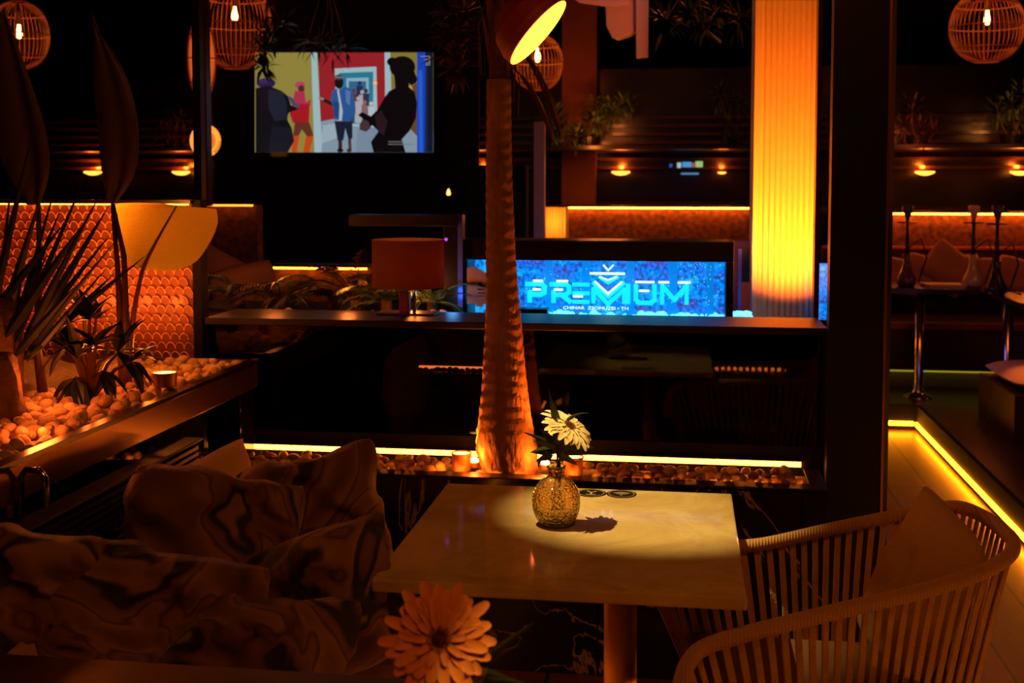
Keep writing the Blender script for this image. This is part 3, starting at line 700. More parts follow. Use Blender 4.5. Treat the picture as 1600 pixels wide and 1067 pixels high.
# ================================================================== BENCH (left), cushions, pillows
th = thing('slatted_bench', 'dark slatted bench with a sloping-looking back rail below the tray planter', 'bench', (-.95, 2.2, 0))
dkw = M('bench_wood', '#2a1812', rough=.45, var=(6, .5, '#20120c'))
mb = MB()
for k_ in range(5): mb.boxb(-1.30, -1.275, 1.0, 2.98, .722+k_*.017, .731+k_*.017)
mb.build('back_slats', dkw, th)
mb = MB()
for yy in (1.0, 1.7, 2.4, 2.97): mb.boxb(-1.325, -1.295, yy-.02, yy+.02, 0, .81)
mb.build('back_posts', dkw, th)
MB().boxb(-1.33, -1.27, .98, 3.0, .810, .817).build('top_rail', dkw, th, bevel=.002)
MB().boxb(-1.29, -.72, 1.0, 3.12, .34, .38).build('seat', dkw, th, bevel=.003)
for (xx, yy) in ((-.76, 1.05), (-.76, 3.07)): MB().boxb(xx-.03, xx+.03, yy-.03, yy+.03, 0, .34).build('leg', dkw, th)
beige = M('beige_fabric', '#a88468', rough=.95, var=(3, .5, '#96745a'), bump=(250, .3), fuzz=.3)
def cushion_mb(w_, h_, t_, seed=0, wr=.006, n_=18):
    """soft square cushion in local XZ with thickness along Y, pinched corners"""
    rnd = random.Random(seed); vs = []; fs = []
    ph_ = [rnd.uniform(0, 6) for _ in range(8)]
    for side in (0, 1):
        for i in range(n_+1):
            for j in range(n_+1):
                u, v = 2*i/n_-1, 2*j/n_-1
                x = u*math.sqrt(1-.17*v**4)*(1-.03*(1-v*v)*abs(u)); z = v*math.sqrt(1-.17*u**4)*(1-.03*(1-u*u)*abs(v))
                bul = ((1-abs(u)**2.6)*(1-abs(v)**2.6))**.55 if abs(u) < 1 and abs(v) < 1 else 0
                wk = wr*(math.sin(u*4+ph_[0]+v*3)+math.sin(v*6+ph_[1]-u*2.5)*.8+math.sin((u+v)*9+ph_[2])*.5+math.sin((u-v)*13+ph_[3])*.3)
                y = (t_/2*bul)*(1 if side else -1)+wk*(bul**.4)+wr*1.5*math.sin(u*2.2+ph_[4])*math.sin(v*2+ph_[5])
                vs.append(Vector((x*w_/2+wk*.5, y, z*h_/2+wk*.5)))
    W = n_+1
    for side in (0, 1):
        o_ = side*W*W
        for i in range(n_):
            for j in range(n_):
                q = (o_+i*W+j, o_+(i+1)*W+j, o_+(i+1)*W+j+1, o_+i*W+j+1); fs.append(q if side == 0 else q[::-1])
    return vs, fs
def cushion(name, label, cat, c, size, rot, mat, seed=0, wr=.006, grp=None):
    vs, fs = cushion_mb(*size, seed=seed, wr=wr); T = Matrix.Translation(c) @ Euler(rot).to_matrix().to_4x4()
    # weld borders
    mb = MB(); mb.add(vs, fs)
    o = mb.build(name, mat, origin=(0, 0, 0), smooth=True); o.matrix_world = T
    o.location = c; o.rotation_euler = rot
    wd = o.modifiers.new('weld', 'WELD'); wd.merge_threshold = .0015
    return tag(o, label, cat, grp)
o = MB().boxb(-.735, -.722, 1.05, 3.0, .325, .335).build('led_strip', emat('bench_fill_glow', (1, .22, .015), 16)); tag(o, 'added unseen amber light strip under the front edge of the dark bench', 'led strip')  # added light strip, unseen, brightens the pedestal and planter face
# long beige seat and back cushions
o = MB().boxb(-1.25, -.70, 1.02, 3.06, .382, .47).build('seat_cushion', beige, bevel=.02); tag(o, 'long beige seat pad on the dark bench', 'cushion')
def slab(name, label, pts, mat, cat='cushion'):
    pass
for k_, (y0, y1) in enumerate(((2.34, 3.04), (1.84, 2.3))):
    cushion('back_cushion', ('beige back cushion at the far end of the bench', 'beige back cushion in the middle of the bench, behind the patterned pillows')[k_], 'cushion', (-1.16, (y0+y1)/2, (.645, .57)[k_]), (y1-y0, (.37, .24)[k_], .13), (.0, math.radians(12)*0, math.radians(90)), beige, seed=k_, wr=.003, grp='beige back cushions on the bench')
def swirl():
    m = bpy.data.materials.new('swirl_fabric'); m.use_nodes = True
    nt = m.node_tree; N = nt.nodes; L = nt.links; b = N['Principled BSDF']
    tc = N.new('ShaderNodeTexCoord'); oi = N.new('ShaderNodeObjectInfo')
    ad = N.new('ShaderNodeVectorMath'); ad.operation = 'ADD'; sc_ = N.new('ShaderNodeVectorMath'); sc_.operation = 'SCALE'; sc_.inputs['Scale'].default_value = 1.0
    L.new(oi.outputs['Location'], sc_.inputs[0]); L.new(tc.outputs['Object'], ad.inputs[0]); L.new(sc_.outputs[0], ad.inputs[1])
    n0 = N.new('ShaderNodeTexNoise'); n0.inputs['Scale'].default_value = 2.6; n0.inputs['Detail'].default_value = 2.5; n0.inputs['Distortion'].default_value = 1.3
    L.new(ad.outputs[0], n0.inputs['Vector'])
    r = N.new('ShaderNodeValToRGB'); cr = r.color_ramp
    stops = [(.0, '#110c0b'), (.28, '#1c1211'), (.33, '#53352b'), (.39, '#6b4738'), (.43, '#835f47'), (.445, '#46241d'), (.46, '#75513c'), (.49, '#5f3e31'), (.505, '#100c0e'), (.53, '#161112'), (.545, '#896649'), (.58, '#7c583f'), (.60, '#472820'), (.62, '#73513b'), (.66, '#52352b'), (.70, '#151012')]
    cr.elements[0].position = 0; cr.elements[0].color = (*lin(stops[0][1]), 1); cr.elements[1].position = stops[-1][0]; cr.elements[1].color = (*lin(stops[-1][1]), 1)
    for p_, c_ in stops[1:-1]: e_ = cr.elements.new(p_); e_.color = (*lin(c_), 1)
    L.new(n0.outputs[0], r.inputs[0]); L.new(r.outputs[0], b.inputs['Base Color'])
    b.inputs['Roughness'].default_value = .75; b.inputs['Sheen Weight'].default_value = .2
    n2 = N.new('ShaderNodeTexNoise'); n2.inputs['Scale'].default_value = 9; n2.inputs['Detail'].default_value = 3; L.new(ad.outputs[0], n2.inputs['Vector'])
    bp = N.new('ShaderNodeBump'); bp.inputs['Strength'].default_value = .6; bp.inputs['Distance'].default_value = .03; L.new(n2.outputs[0], bp.inputs['Height']); L.new(bp.outputs[0], b.inputs['Normal'])
    return m
swl = swirl()
R_ = math.radians
def pil(px, py, Y, size, rot, label, seed):
    cushion('swirl_pillow', label, 'pillow', U(px, py, Y=Y), size, rot, swl, seed=seed, wr=.013, grp='marble-swirl pillows on the bench')
pil(492, 815, 2.62, (.34, .32, .15), (R_(-18), R_(-14), R_(12)), 'swirl-patterned pillow farthest back, its corner sticking up before the pebble planter', 1)
pil(330, 862, 2.42, (.40, .36, .16), (R_(-22), R_(12), R_(28)), 'swirl-patterned pillow in the middle of the pile, leaning on the beige back cushion', 2)
pil(475, 952, 2.22, (.40, .30, .17), (R_(-35), R_(-20), R_(-8)), 'swirl-patterned pillow beside the left edge of the marble table', 3)
pil(230, 1000, 2.02, (.40, .34, .16), (R_(-30), R_(10), R_(10)), 'swirl-patterned pillow in front with a large dark swirl', 4)
pil(75, 985, 2.0, (.34, .36, .15), (R_(-15), R_(22), R_(40)), 'swirl-patterned pillow at the bottom left corner', 5)
pil(575, 965, 2.32, (.26, .26, .13), (R_(-48), R_(12), R_(-20)), 'pale swirl-patterned pillow just under the table corner', 6)
pil(400, 1060, 1.95, (.36, .3, .15), (R_(-40), R_(-8), R_(-5)), 'swirl-patterned pillow at the bottom edge left of the peach flower', 7)
# chrome handle by the left edge
p = U(52, 760, Y=2.3)
th = thing('chrome_hook', 'curved chrome handle in the dark below the tray planter at the left', 'handle', p)
MB().tube([p+Vector((-.028, 0, -.08)), p+Vector((-.028, 0, .02)), p+Vector((-.015, 0, .035)), p+Vector((.015, 0, .035)), p+Vector((.028, 0, .02)), p+Vector((.028, 0, -.08))], .007, 10).build('handle', chrome, th, smooth=True)
MB().boxb(p.x-.6, p.x+.04, p.y+.0, p.y+.02, p.z-.10, p.z-.075).build('bracket', black_satin, th)

# ================================================================== ROPE CHAIR
th = thing('rope_armchair', 'beige rope armchair with curved wrapped arms at the right of the marble table', 'chair', (.28, 2.45, 0))
ropem = bpy.data.materials.new('rope_wrap'); ropem.use_nodes = True
nt = ropem.node_tree; N = nt.nodes; L = nt.links; b = N['Principled BSDF']
b.inputs['Base Color'].default_value = (*lin('#b08a68'), 1); b.inputs['Roughness'].default_value = .85
tc = N.new('ShaderNodeTexCoord'); wv = N.new('ShaderNodeTexWave'); wv.inputs['Scale'].default_value = 45; wv.inputs['Distortion'].default_value = 1.5; wv.bands_direction = 'X'
L.new(tc.outputs['Object'], wv.inputs['Vector']); bp = N.new('ShaderNodeBump'); bp.inputs['Strength'].default_value = .6; bp.inputs['Distance'].default_value = .003; L.new(wv.outputs[0], bp.inputs['Height']); L.new(bp.outputs[0], b.inputs['Normal'])
strapm = M('rope_strap', '#bc9672', rough=.85, var=(30, .5, '#a88060'), bump=(200, .4))
frm = M('chair_frame', '#5a4030', rough=.5)
def cat(pts, m=6):
    pts = [Vector(p) for p in pts]; o_ = []
    for i in range(len(pts)-1):
        a0, a1, a2, a3 = pts[max(i-1, 0)], pts[i], pts[i+1], pts[min(i+2, len(pts)-1)]
        for s_ in range(m):
            t = s_/m; o_.append(.5*((2*a1)+(-a0+a2)*t+(2*a0-5*a1+4*a2-a3)*t*t+(-a0+3*a1-3*a2+a3)*t**3))
    return o_+[pts[-1]]
def uz(x, y, z): return U(x, y, Z=z)
near = [uz(1062, 1075, .60), uz(1076, 1035, .645), uz(1108, 1008, .662), uz(1202, 981, .68), uz(1337, 948, .695), uz(1450, 921, .71), uz(1525, 897, .73)]
corner = [uz(1572, 872, .755)]
back = [uz(1583, 852, .775), Vector((.655, 2.50, .785)), Vector((.64, 2.66, .78)), Vector((.60, 2.77, .765))]
far = [uz(1400, 806, .72), uz(1300, 826, .70), uz(1178, 852, .68), Vector((.03, 2.71, .672)), Vector((-.035, 2.70, .655)), Vector((-.06, 2.695, .60)), Vector((-.065, 2.69, .53))]
rail = cat(near+corner+back+far, 8)
near0 = [Vector((near[0].x-.012, near[0].y, .50)), Vector((near[0].x-.005, near[0].y, .56))]
MB().tube(near0+rail, .0150, 14).build('arm_rail', ropem, th, smooth=True)
# lower ring (seat frame), narrower
cx0, cy0 = .30, 2.45
def low(p, t):
    q = Vector((cx0+(p.x-cx0)*.78, cy0+(p.y-cy0)*.84, .40)); return q
MB().tube([low(p, 0) for p in rail]+[low(rail[0], 0)], .012, 8).build('seat_ring', frm, th, smooth=True)
# straps at even arc length
cum = [0]
for i in range(len(rail)-1): cum.append(cum[-1]+(rail[i+1]-rail[i]).length)
tot = cum[-1]; sp_ = .0305; s_ = .02
while s_ < tot-.02:
    i = max(j for j in range(len(cum)) if cum[j] <= s_); f_ = (s_-cum[i])/max(1e-6, (cum[min(i+1, len(cum)-1)]-cum[i]))
    p = rail[i].lerp(rail[min(i+1, len(rail)-1)], f_); tg = (rail[min(i+1, len(rail)-1)]-rail[i]).normalized()
    q = low(p, 0)
    hd_ = Vector((tg.x, tg.y, 0)).normalized(); nn = Vector((-hd_.y, hd_.x, 0))
    mid = p.lerp(q, .5)
    pts = [p+Vector((0, 0, .012)), p+Vector((0, 0, -.01)), p.lerp(q, .3), mid, p.lerp(q, .8), q]
    mb = MB(); vs = []
    for pt in pts:
        for (a, c) in ((-.0074, -.0022), (.0074, -.0022), (.0074, .0022), (-.0074, .0022)): vs.append(pt+hd_*a+nn*c)
    fs = [(k_*4+j, k_*4+(j+1) % 4, (k_+1)*4+(j+1) % 4, (k_+1)*4+j) for k_ in range(len(pts)-1) for j in range(4)]+[(3, 2, 1, 0), tuple(range(len(vs)-4, len(vs)))]
    mb.add(vs, fs).build('rope_strap', strapm, th, bevel=.0015)
    s_ += sp_
MB().boxb(.02, .56, 2.22, 2.68, .385, .41).build('seat', frm, th, bevel=.01)
for (xx, yy) in ((.03, 2.24), (.03, 2.66), (.55, 2.24), (.55, 2.66)): MB().tube([(xx, yy, .40), (xx+(.02 if xx > .3 else -.02), yy+(.02 if yy > 2.4 else -.02), 0.0)], [.014, .011], 10).build('leg', frm, th)
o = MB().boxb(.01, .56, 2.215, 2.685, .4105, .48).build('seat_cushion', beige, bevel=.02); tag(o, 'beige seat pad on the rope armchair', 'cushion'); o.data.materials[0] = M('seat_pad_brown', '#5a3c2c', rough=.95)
pc = U(1452, 862, Y=2.52)
# big back pillow
def corner_cushion(name, label, cat, tl_, nb1, nb2, t_, mat, seed, wr, grp=None):
    """square cushion spanned by a corner and its two neighbours; thickness away from the camera"""
    u = (nb1-tl_); v = (tl_-nb2); w_, h_ = u.length, v.length; u.normalize(); v = (v-u*v.dot(u)).normalized(); n_ = v.cross(u)
    c = (nb1+nb2)/2; Mx = Matrix((u, n_, v)).transposed().to_4x4()
    o_ = cushion(name, label, cat, c, (w_, h_, t_), (0, 0, 0), mat, seed, wr, grp)
    o_.rotation_euler = Mx.to_euler(); return o_
corner_cushion('back_pillow', 'large plain beige pillow propped against the back of the rope armchair', 'pillow', U(1440, 742, Y=2.76), U(1552, 860, Y=2.44), U(1335, 975, Y=2.79), .08, M('beige_pillow', '#b0906c', rough=.95, var=(4, .5, '#a58460'), bump=(200, .3)), 9, .003)

# ================================================================== THINGS ON THE CAP
lp = U(633, 493, Z=1.05); lx, ly = lp.x, 3.95
th = thing('table_lamp', 'small table lamp with a brown drum shade standing on the partition cap', 'lamp', (lx, ly, 1.0505))
tz = lambda py: U(633, py, Y=ly).z
sr = (U(688, 410, Y=ly)-U(578, 410, Y=ly)).length/2
shade_m = bpy.data.materials.new('drum_shade'); shade_m.use_nodes = True
nt = shade_m.node_tree; N = nt.nodes; L = nt.links; b = N['Principled BSDF']; b.inputs['Base Color'].default_value = (*lin('#6b4a38'), 1); b.inputs['Roughness'].default_value = .9
tr = N.new('ShaderNodeBsdfTranslucent'); tr.inputs[0].default_value = (*lin('#8a5a38'), 1); mx = N.new('ShaderNodeMixShader'); mx.inputs[0].default_value = .5
L.new(b.outputs[0], mx.inputs[1]); L.new(tr.outputs[0], mx.inputs[2]); L.new(mx.outputs[0], N['Material Output'].inputs[0])
MB().lathe([(sr, tz(448)), (sr, tz(374)), (sr-.003, tz(374)), (sr-.003, tz(448))], (lx, ly, 0), 48).build('shade', shade_m, th, smooth=False)
MB().tube([(lx+.02, ly, 1.056), (lx+.02, ly, tz(420))], .0065, 8).build('pole', chrome, th, smooth=True)
MB().boxb(lx-.03, lx+.005, ly-.015, ly+.015, 1.056, tz(455)).build('stem_block', M('lamp_block', '#8a3418', rough=.4), th, bevel=.003)
MB().boxb(lx-.10, lx+.10, ly-.05, ly+.05, 1.0505, 1.057).build('base', M('lamp_base', '#5a3a24', rough=.3), th, bevel=.002)
MB().tube([(lx-sr+.002, ly, tz(400)), (lx+sr-.002, ly, tz(400))], .0025, 6).build('shade_spider', steel, th)
MB().ell((lx+.02, ly, tz(412)), (.02, .02, .028), 16, 10).build('bulb', emat('bulb_dim', (1, .3, .04), 3), th, smooth=True)
light('POINT', (lx+.02, ly, tz(412)+.0), 4, (1, .22, .02), .034)
# white stones and ferns planter behind the cap
th = thing('fern_planter', 'dark trough of ferns and pale stones behind the partition cap', 'planter', (-1.2, 4.35, 0))
MB().boxb(-2.1, -.86, 4.04, 4.6, 0, 1.02).build('trough', black_matt, th)
wp2 = []
for k_, (px, py) in enumerate(((418, 483), (449, 480), (580, 483), (598, 486), (612, 485), (648, 486), (662, 487), (690, 484), (690, 492), (676, 488))):
    p = U(px, py, Y=4.06+.05*(k_ % 2)); q = wp[k_ % 9].copy(); q.data = wp[k_ % 9].data; C.objects.link(q); q.location = (p.x, p.y+.02, 1.03); q.scale = (.75,)*3; q.rotation_euler = (0, 0, k_)
    tag(q, 'pale stone lying between the ferns behind the partition cap', 'stone', 'pale stones behind the cap')
def fern(px, py, label, n_=14, ll=.30, mat=leaf_mid, Y=4.3, seed=0, lw=.0065, lo=.15, hi=1.25, lel=.05):
    b0 = U(px, py, Y=Y); b0.z = 1.02; t = thing('fern', label, 'fern', b0); random.seed(seed)
    MB().tube([b0, b0+Vector((0, 0, .05))], .02, 8).build('crown', bark, t)
    n_ = int(n_*1.3)
    for k_ in range(n_):
        a = 2*PI*k_/n_+random.uniform(-.2, .2); up = random.uniform(lo, hi)
        MB().frond(b0+Vector((0, 0, .04)), (math.cos(a), math.sin(a)*.7, up), ll*random.uniform(.75, 1.1), droop=1.5, n=16, ll=lel, lw=lw, r=.003).build('frond', mat, t)
    return t
fern(375, 480, 'feathery fern at the left of the trough, in front of the pale cushions', 14, .26, leaf_mid, 4.35, 1)
fern(440, 485, 'reddish fern second from the left in the trough', 12, .24, leaf_red, 4.28, 2)
fern(520, 482, 'large dark fern between the reddish fern and the lamp', 15, .27, leaf_mid, 4.36, 3)
fern(556, 482, 'upright lit fern just left of the table lamp', 9, .26, leaf_red, 4.2, 4, lo=.8, hi=2.2)
fern(604, 490, 'fan of stiff fronds behind the table lamp', 11, .22, leaf_mid, 4.2, 5, lo=.3, hi=1.2)
fern(676, 490, 'stiff fronds right of the lamp post, lit amber and blue', 9, .22, leaf_mid, 4.2, 6, lo=.4, hi=1.8)
random.seed(11)
light('POINT', (lx-.02, 4.10, 1.12), 1.6, (1, .24, .03), .02)
light('POINT', (lx-.25, 4.08, 1.13), .8, (1, .20, .03), .02)
light('POINT', (lx-.80, 4.08, 1.12), .5, (1, .18, .04), .02)
light('POINT', (lx-.55, 4.15, 1.16), .9, (1, .2, .03), .03)
light('POINT', (lx+.12, 4.12, 1.09), .15, (.1, .4, 1), .02)
# pale sofa cushions behind the ferns
sofa_b = M('pale_sofa', '#a07a60', rough=.9, var=(4, .5, '#8d6850'))
cushion('pale_cushion', 'big pale cushion right of the tiled wall, behind the ferns', 'cushion', U(330, 450, Y=5.0), (.34, .36, .14), (0, R_(25), R_(-10)), sofa_b, 21, .004)
cushion('pale_cushion', 'pale cushion leaning behind the fern, right of its bigger twin', 'cushion', U(385, 462, Y=4.9), (.3, .28, .12), (0, R_(-15), R_(8)), sofa_b, 22, .004)
light('POINT', U(345, 410, Y=4.6), .45, (1, .2, .05), .05)
quilt = M('quilted_panel', '#9a6248', rough=.75, var=(26, .45, '#4a2a22'), bump=(22, 1))
# nearer sofa backs with glowing tops
def lit_back(px0, px1, ytop, ybot, Y, label, strength=6, glow=True, col=(1, .20, .015)):
    a, c = U(px0, ytop, Y=Y), U(px1, ytop, Y=Y); zb = U((px0+px1)/2, ybot, Y=Y).z
    t = thing('sofa_back', label, 'sofa', ((a.x+c.x)/2, Y, .15 if Y > 7.4 else 0))
    MB().boxb(a.x, c.x, Y, Y+.08, .15 if Y > 7.4 else 0, a.z).build('panel', quilt, t)
    MB().boxb(a.x, c.x, Y-.055, Y+.09, a.z+.004, a.z+.016).build('shelf', black_satin, t)
    MB().boxb(a.x+.01, c.x-.01, Y-.048, Y-.038, a.z-.006, a.z+.003).build('led_strip', M('led_back%g' % strength, (.02,)*3, emis=col, es=strength*4), t)
lit_back(300, 402, 320, 400, 6.2, 'dim brown sofa back with amber-lit top edge behind the banana leaf', 1.2)
lit_back(425, 580, 417, 470, 5.6, 'low brown sofa back with amber-lit top behind the ferns', 3.0)
# far sofa line
lit_back(606, 706, 320, 333, 8.75, 'narrow far sofa back glowing amber left of the palm trunk', 5)
lit_back(846, 1172, 324, 376, 8.75, 'long quilted sofa back with bright amber line, above the blue water tank', 9)
lit_back(1300, 1660, 333, 382, 8.75, 'quilted sofa back with amber line behind the water pipes at the right', 9)

# ================================================================== WATER TANK SIGN
SY = 4.30
def SX(px, py=440): return U(px, py, Y=SY).x
def SZ(px, py): return U(px, py, Y=SY).z
th = thing('water_tank_sign', 'black framed blue-lit water tank sign with glowing letters behind the partition', 'sign', (SX(930), SY, 0))
fr = MB(); xa, xb = SX(716), SX(1145); zt, zg0 = SZ(930, 375), SZ(930, 406); zb1, zb0 = SZ(930, 499), .8
xi0, xi1 = SX(735), SX(1133)
fr.boxb(xa, xb, SY-.06, SY+.14, zg0, zt).boxb(xi1, xb, SY-.06, SY+.14, zb0, zg0).boxb(xa, xi0, SY-.06, SY+.14, zb0, zg0).boxb(xi0, xi1, SY-.06, SY+.14, .0, zb1-.004)
fr.build('frame', black_satin, th, bevel=.003)
MB().boxb(SX(700), SX(722), SY-.08, SY+.05, .9, SZ(710, 335)).boxb(SX(557), SX(722), SY-.10, SY+.04, SZ(640, 352), SZ(640, 335)).build('side_frame', black_satin, th, bevel=.002)
MB().boxb(SX(722), SX(729.5), SY-.085, SY-.03, SZ(725, 477), SZ(725, 335)).build('painted_blue_edge', M('blue_light_paint', '#5a6ad0', rough=.25, metal=.3), th)  # blue light put into the metal edge's base colour
MB().boxb(SX(812), SX(862), SY-.13, SY-.065, SZ(838, 503), SZ(838, 477)).build('step_block', black_satin, th, bevel=.002)
# glowing backing (edge-lit acrylic with bubbles)
wm = bpy.data.materials.new('lit_water'); wm.use_nodes = True
nt = wm.node_tree; N = nt.nodes; L = nt.links; b = N['Principled BSDF']; b.inputs['Base Color'].default_value = (.01, .04, .12, 1); b.inputs['Roughness'].default_value = .2
tc = N.new('ShaderNodeTexCoord'); mp = N.new('ShaderNodeMapping'); mp.inputs['Scale'].default_value = (5, 1, 9); L.new(tc.outputs['Object'], mp.inputs[0])
n1 = N.new('ShaderNodeTexNoise'); n1.inputs['Scale'].default_value = 2.2; n1.inputs['Detail'].default_value = 7; L.new(mp.outputs[0], n1.inputs['Vector'])
r = N.new('ShaderNodeValToRGB'); e = r.color_ramp.elements; e[0].position = .27; e[0].color = (.14, .03, .22, 1); e[1].position = .72; e[1].color = (.02, .45, .95, 1)
k = e.new(.38); k.color = (.02, .10, .55, 1); k = e.new(.52); k.color = (.0, .20, .85, 1)
L.new(n1.outputs[0], r.inputs[0])
n2 = N.new('ShaderNodeTexNoise'); n2.inputs['Scale'].default_value = 70; n2.inputs['Detail'].default_value = 2; L.new(tc.outputs['Object'], n2.inputs['Vector'])
mr = N.new('ShaderNodeMapRange'); mr.inputs[1].default_value = .35; mr.inputs[2].default_value = .75; mr.inputs[3].default_value = .45; mr.inputs[4].default_value = 2.3; L.new(n2.outputs[0], mr.inputs[0])
L.new(r.outputs[0], b.inputs['Emission Color']); L.new(mr.outputs[0], b.inputs['Emission Strength'])
MB().boxb(xi0, xi1, SY+.10, SY+.108, zb1-.004, zg0).build('lit_backing', wm, th)
bl = emat('led_blue', (.01, .35, 1), 6); cy = emat('led_cyan', (.03, .75, 1), 2.2)
MB().boxb(xi0, xi1, SY+.085, SY+.095, zg0-.008, zg0-.001).build('top_light', bl, th)
vb_ = MB()
for (p0, p1) in ((850, 862), (908, 921), (978, 990), (1044, 1058), (1105, 1116)):
    vb_.boxb(SX(p0), SX(p1), SY+.04, SY+.05, zb1, zg0-.002)
vb_.build('divider_bars', M('divider_blue', '#2a6ad0', rough=.3, emis=(.0, .28, .9), es=.75), th)
foam = MB(); random.seed(5)
for k_ in range(95):
    px = random.uniform(820, 1132); foam.ell((SX(px), SY+random.uniform(.0, .07), zb1+random.uniform(-.004, .016)), (random.uniform(.008, .026), .012, random.uniform(.006, .018)), 8, 6)
foam.build('glow_foam', M('foam', '#cfefff', rough=.5, emis=(.10, .66, 1), es=2.0), th, smooth=True)  # tank's blue light put into the foam as its own glow
dr = MB()
for k_ in range(90):
    px = random.uniform(1060, 1130) if k_ % 3 else random.uniform(820, 1060); py = random.uniform(410, 480); q = U(px, py, Y=SY-.02)
    dr.ell(q, (.0012, .0012, random.uniform(.0012, .003)), 6, 4)
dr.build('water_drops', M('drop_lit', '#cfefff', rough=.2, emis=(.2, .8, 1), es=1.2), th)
# glass front
gl = bpy.data.materials.new('clear_pane'); gl.use_nodes = True
nt = gl.node_tree; N = nt.nodes; L = nt.links; N.remove(N['Principled BSDF']); t_ = N.new('ShaderNodeBsdfTransparent'); g_ = N.new('ShaderNodeBsdfGlossy'); g_.inputs['Roughness'].default_value = .02
fz = N.new('ShaderNodeFresnel'); mx = N.new('ShaderNodeMixShader'); L.new(fz.outputs[0], mx.inputs[0]); L.new(t_.outputs[0], mx.inputs[1]); L.new(g_.outputs[0], mx.inputs[2]); L.new(mx.outputs[0], N['Material Output'].inputs[0])
MB().boxb(xi0, xi1, SY-.035, SY-.031, zb1, zg0).build('glass_pane', gl, th)
# letters
letm = M('letter_cyan', '#60e0ff', rough=.3, emis=(.0, .78, .85), es=1.25); lethi = M('letter_highlight', '#ffffff', rough=.3, emis=(.6, 1, 1), es=1.6)
L0 = MB()
def stroke(mb, pts, wpx, y0=SY-.030, y1=SY-.018, close=False):
    """polyline letter stroke in photo pixels, mitred"""
    n_ = len(pts)
    for i in range(n_-1):
        (x0, y0_), (x1, y1_) = pts[i], pts[i+1]
        dx, dy = x1-x0, y1_-y0_; l = math.hypot(dx, dy) or 1; dx /= l; dy /= l; w2 = wpx/2
        ex = w2*.6
        q = [(x0-dx*ex-dy*w2, y0_-dy*ex+dx*w2), (x1+dx*ex-dy*w2, y1_+dy*ex+dx*w2), (x1+dx*ex+dy*w2, y1_+dy*ex-dx*w2), (x0-dx*ex+dy*w2, y0_-dy*ex-dx*w2)]
        mb.prism([(SX(a), SZ(930, bb_)) for a, bb_ in q], y0+random.uniform(-.0004, .0004), y1)
def letter(strokes, hl, wf=1.0):
    mb = MB()
    for st_ in strokes: stroke(mb, st_, 6.5*wf)
    o_ = mb.build('letter', letm, th)
    for (a, c, y_) in hl:
        h_ = MB(); stroke(h_, [(a, y_), (c, y_)], 3.2, SY-.036, SY-.032); h_.build('highlight', lethi, o_)
t, m_, b_ = 444, 457.5, 471
letter([[(824, t), (848, t), (852, t+4), (852, m_), (846, m_+3), (830, m_+3)], [(829, m_-2), (829, b_)]], [(836, 849, 438.5), (835, 846, 452)])
letter([[(862, t), (886, t), (890, t+4), (890, m_-1), (884, m_+3), (867, m_+3)], [(866, m_-2), (866, b_)], [(878, m_+3), (892, b_)]], [(872, 888, 438.5), (868, 880, 452)])
letter([[(897, yy), (920, yy)] for yy in (t, m_, b_)], [(898, 911, 462)], .85)
letter([[(982, t), (982, b_)]], [])
letter([[(994, t), (994, b_-5), (999, b_), (1018, b_), (1023, b_-5), (1023, t)]], [(994, 1022, 438.5), (1000, 1014, 452)])
letter([[(1035, b_), (1035, t), (1054, b_-5), (1073, t), (1073, b_)]], [(1030, 1045, 438.5), (1060, 1078, 438.5)])
EM = MB()
stroke(EM, [(928, 441), (951, 462), (975, 441)], 6); stroke(EM, [(928, 471), (928, 450), (951, 474), (976, 450), (976, 471)], 6)
stroke(EM, [(937, 432), (951, 441), (966, 432)], 4)
em_ = EM.build('emblem', letm, th)
EH = MB(); stroke(EH, [(931, 439), (951, 457), (972, 439)], 3, SY-.038, SY-.033); stroke(EH, [(924, 426), (976, 426)], 3.4, SY-.038, SY-.033); stroke(EH, [(944, 413), (951, 421), (959, 413)], 2.2, SY-.038, SY-.033); stroke(EH, [(938, 431), (951, 436), (964, 431)], 2.2, SY-.038, SY-.033)
EH.build('emblem_highlight', lethi, em_)
def text_mesh(body, h, name, mat, parent, loc, sx=1.0, depth=.001):
    cu = bpy.data.curves.new(name, 'FONT'); cu.body = body; cu.size = h; cu.extrude = depth; cu.align_x = 'CENTER'; cu.resolution_u = 3
    o_ = bpy.data.objects.new(name+'_c', cu); C.objects.link(o_)
    dg = bpy.context.evaluated_depsgraph_get(); me = bpy.data.meshes.new_from_object(o_.evaluated_get(dg))
    bpy.data.objects.remove(o_); me.materials.clear(); me.materials.append(mat)
    me.transform(Matrix.Diagonal((sx, 1, 1, 1))); me.transform(Matrix.Rotation(PI/2, 4, 'X'))
    ob = bpy.data.objects.new(name, me); C.objects.link(ob); ob.parent = parent; ob.location = Vector(loc)-parent.location
    return ob
text_mesh('CHINAR  ZSOMUZEI \u2022 TH', .0155, 'small_letters', lethi, th, (SX(932), SY-.033, SZ(930, 482)), 1.35)
BLU = (.03, .3, 1)
# foam/pebbles right of tank, its blue light put into them as glow
fo = MB()
for k_ in range(26):
    q = U(random.uniform(1142, 1172), random.uniform(488, 500), Y=SY+.05+random.uniform(-.04, .06)); fo.ell((q.x, q.y, q.z), (.012, .010, .007), 8, 6)
tag(fo.build('glow_foam', MATS['foam'], smooth=True), 'white stones with blue tank light put in as glow, between the tank and the fluted column', 'stones', kind='stuff')
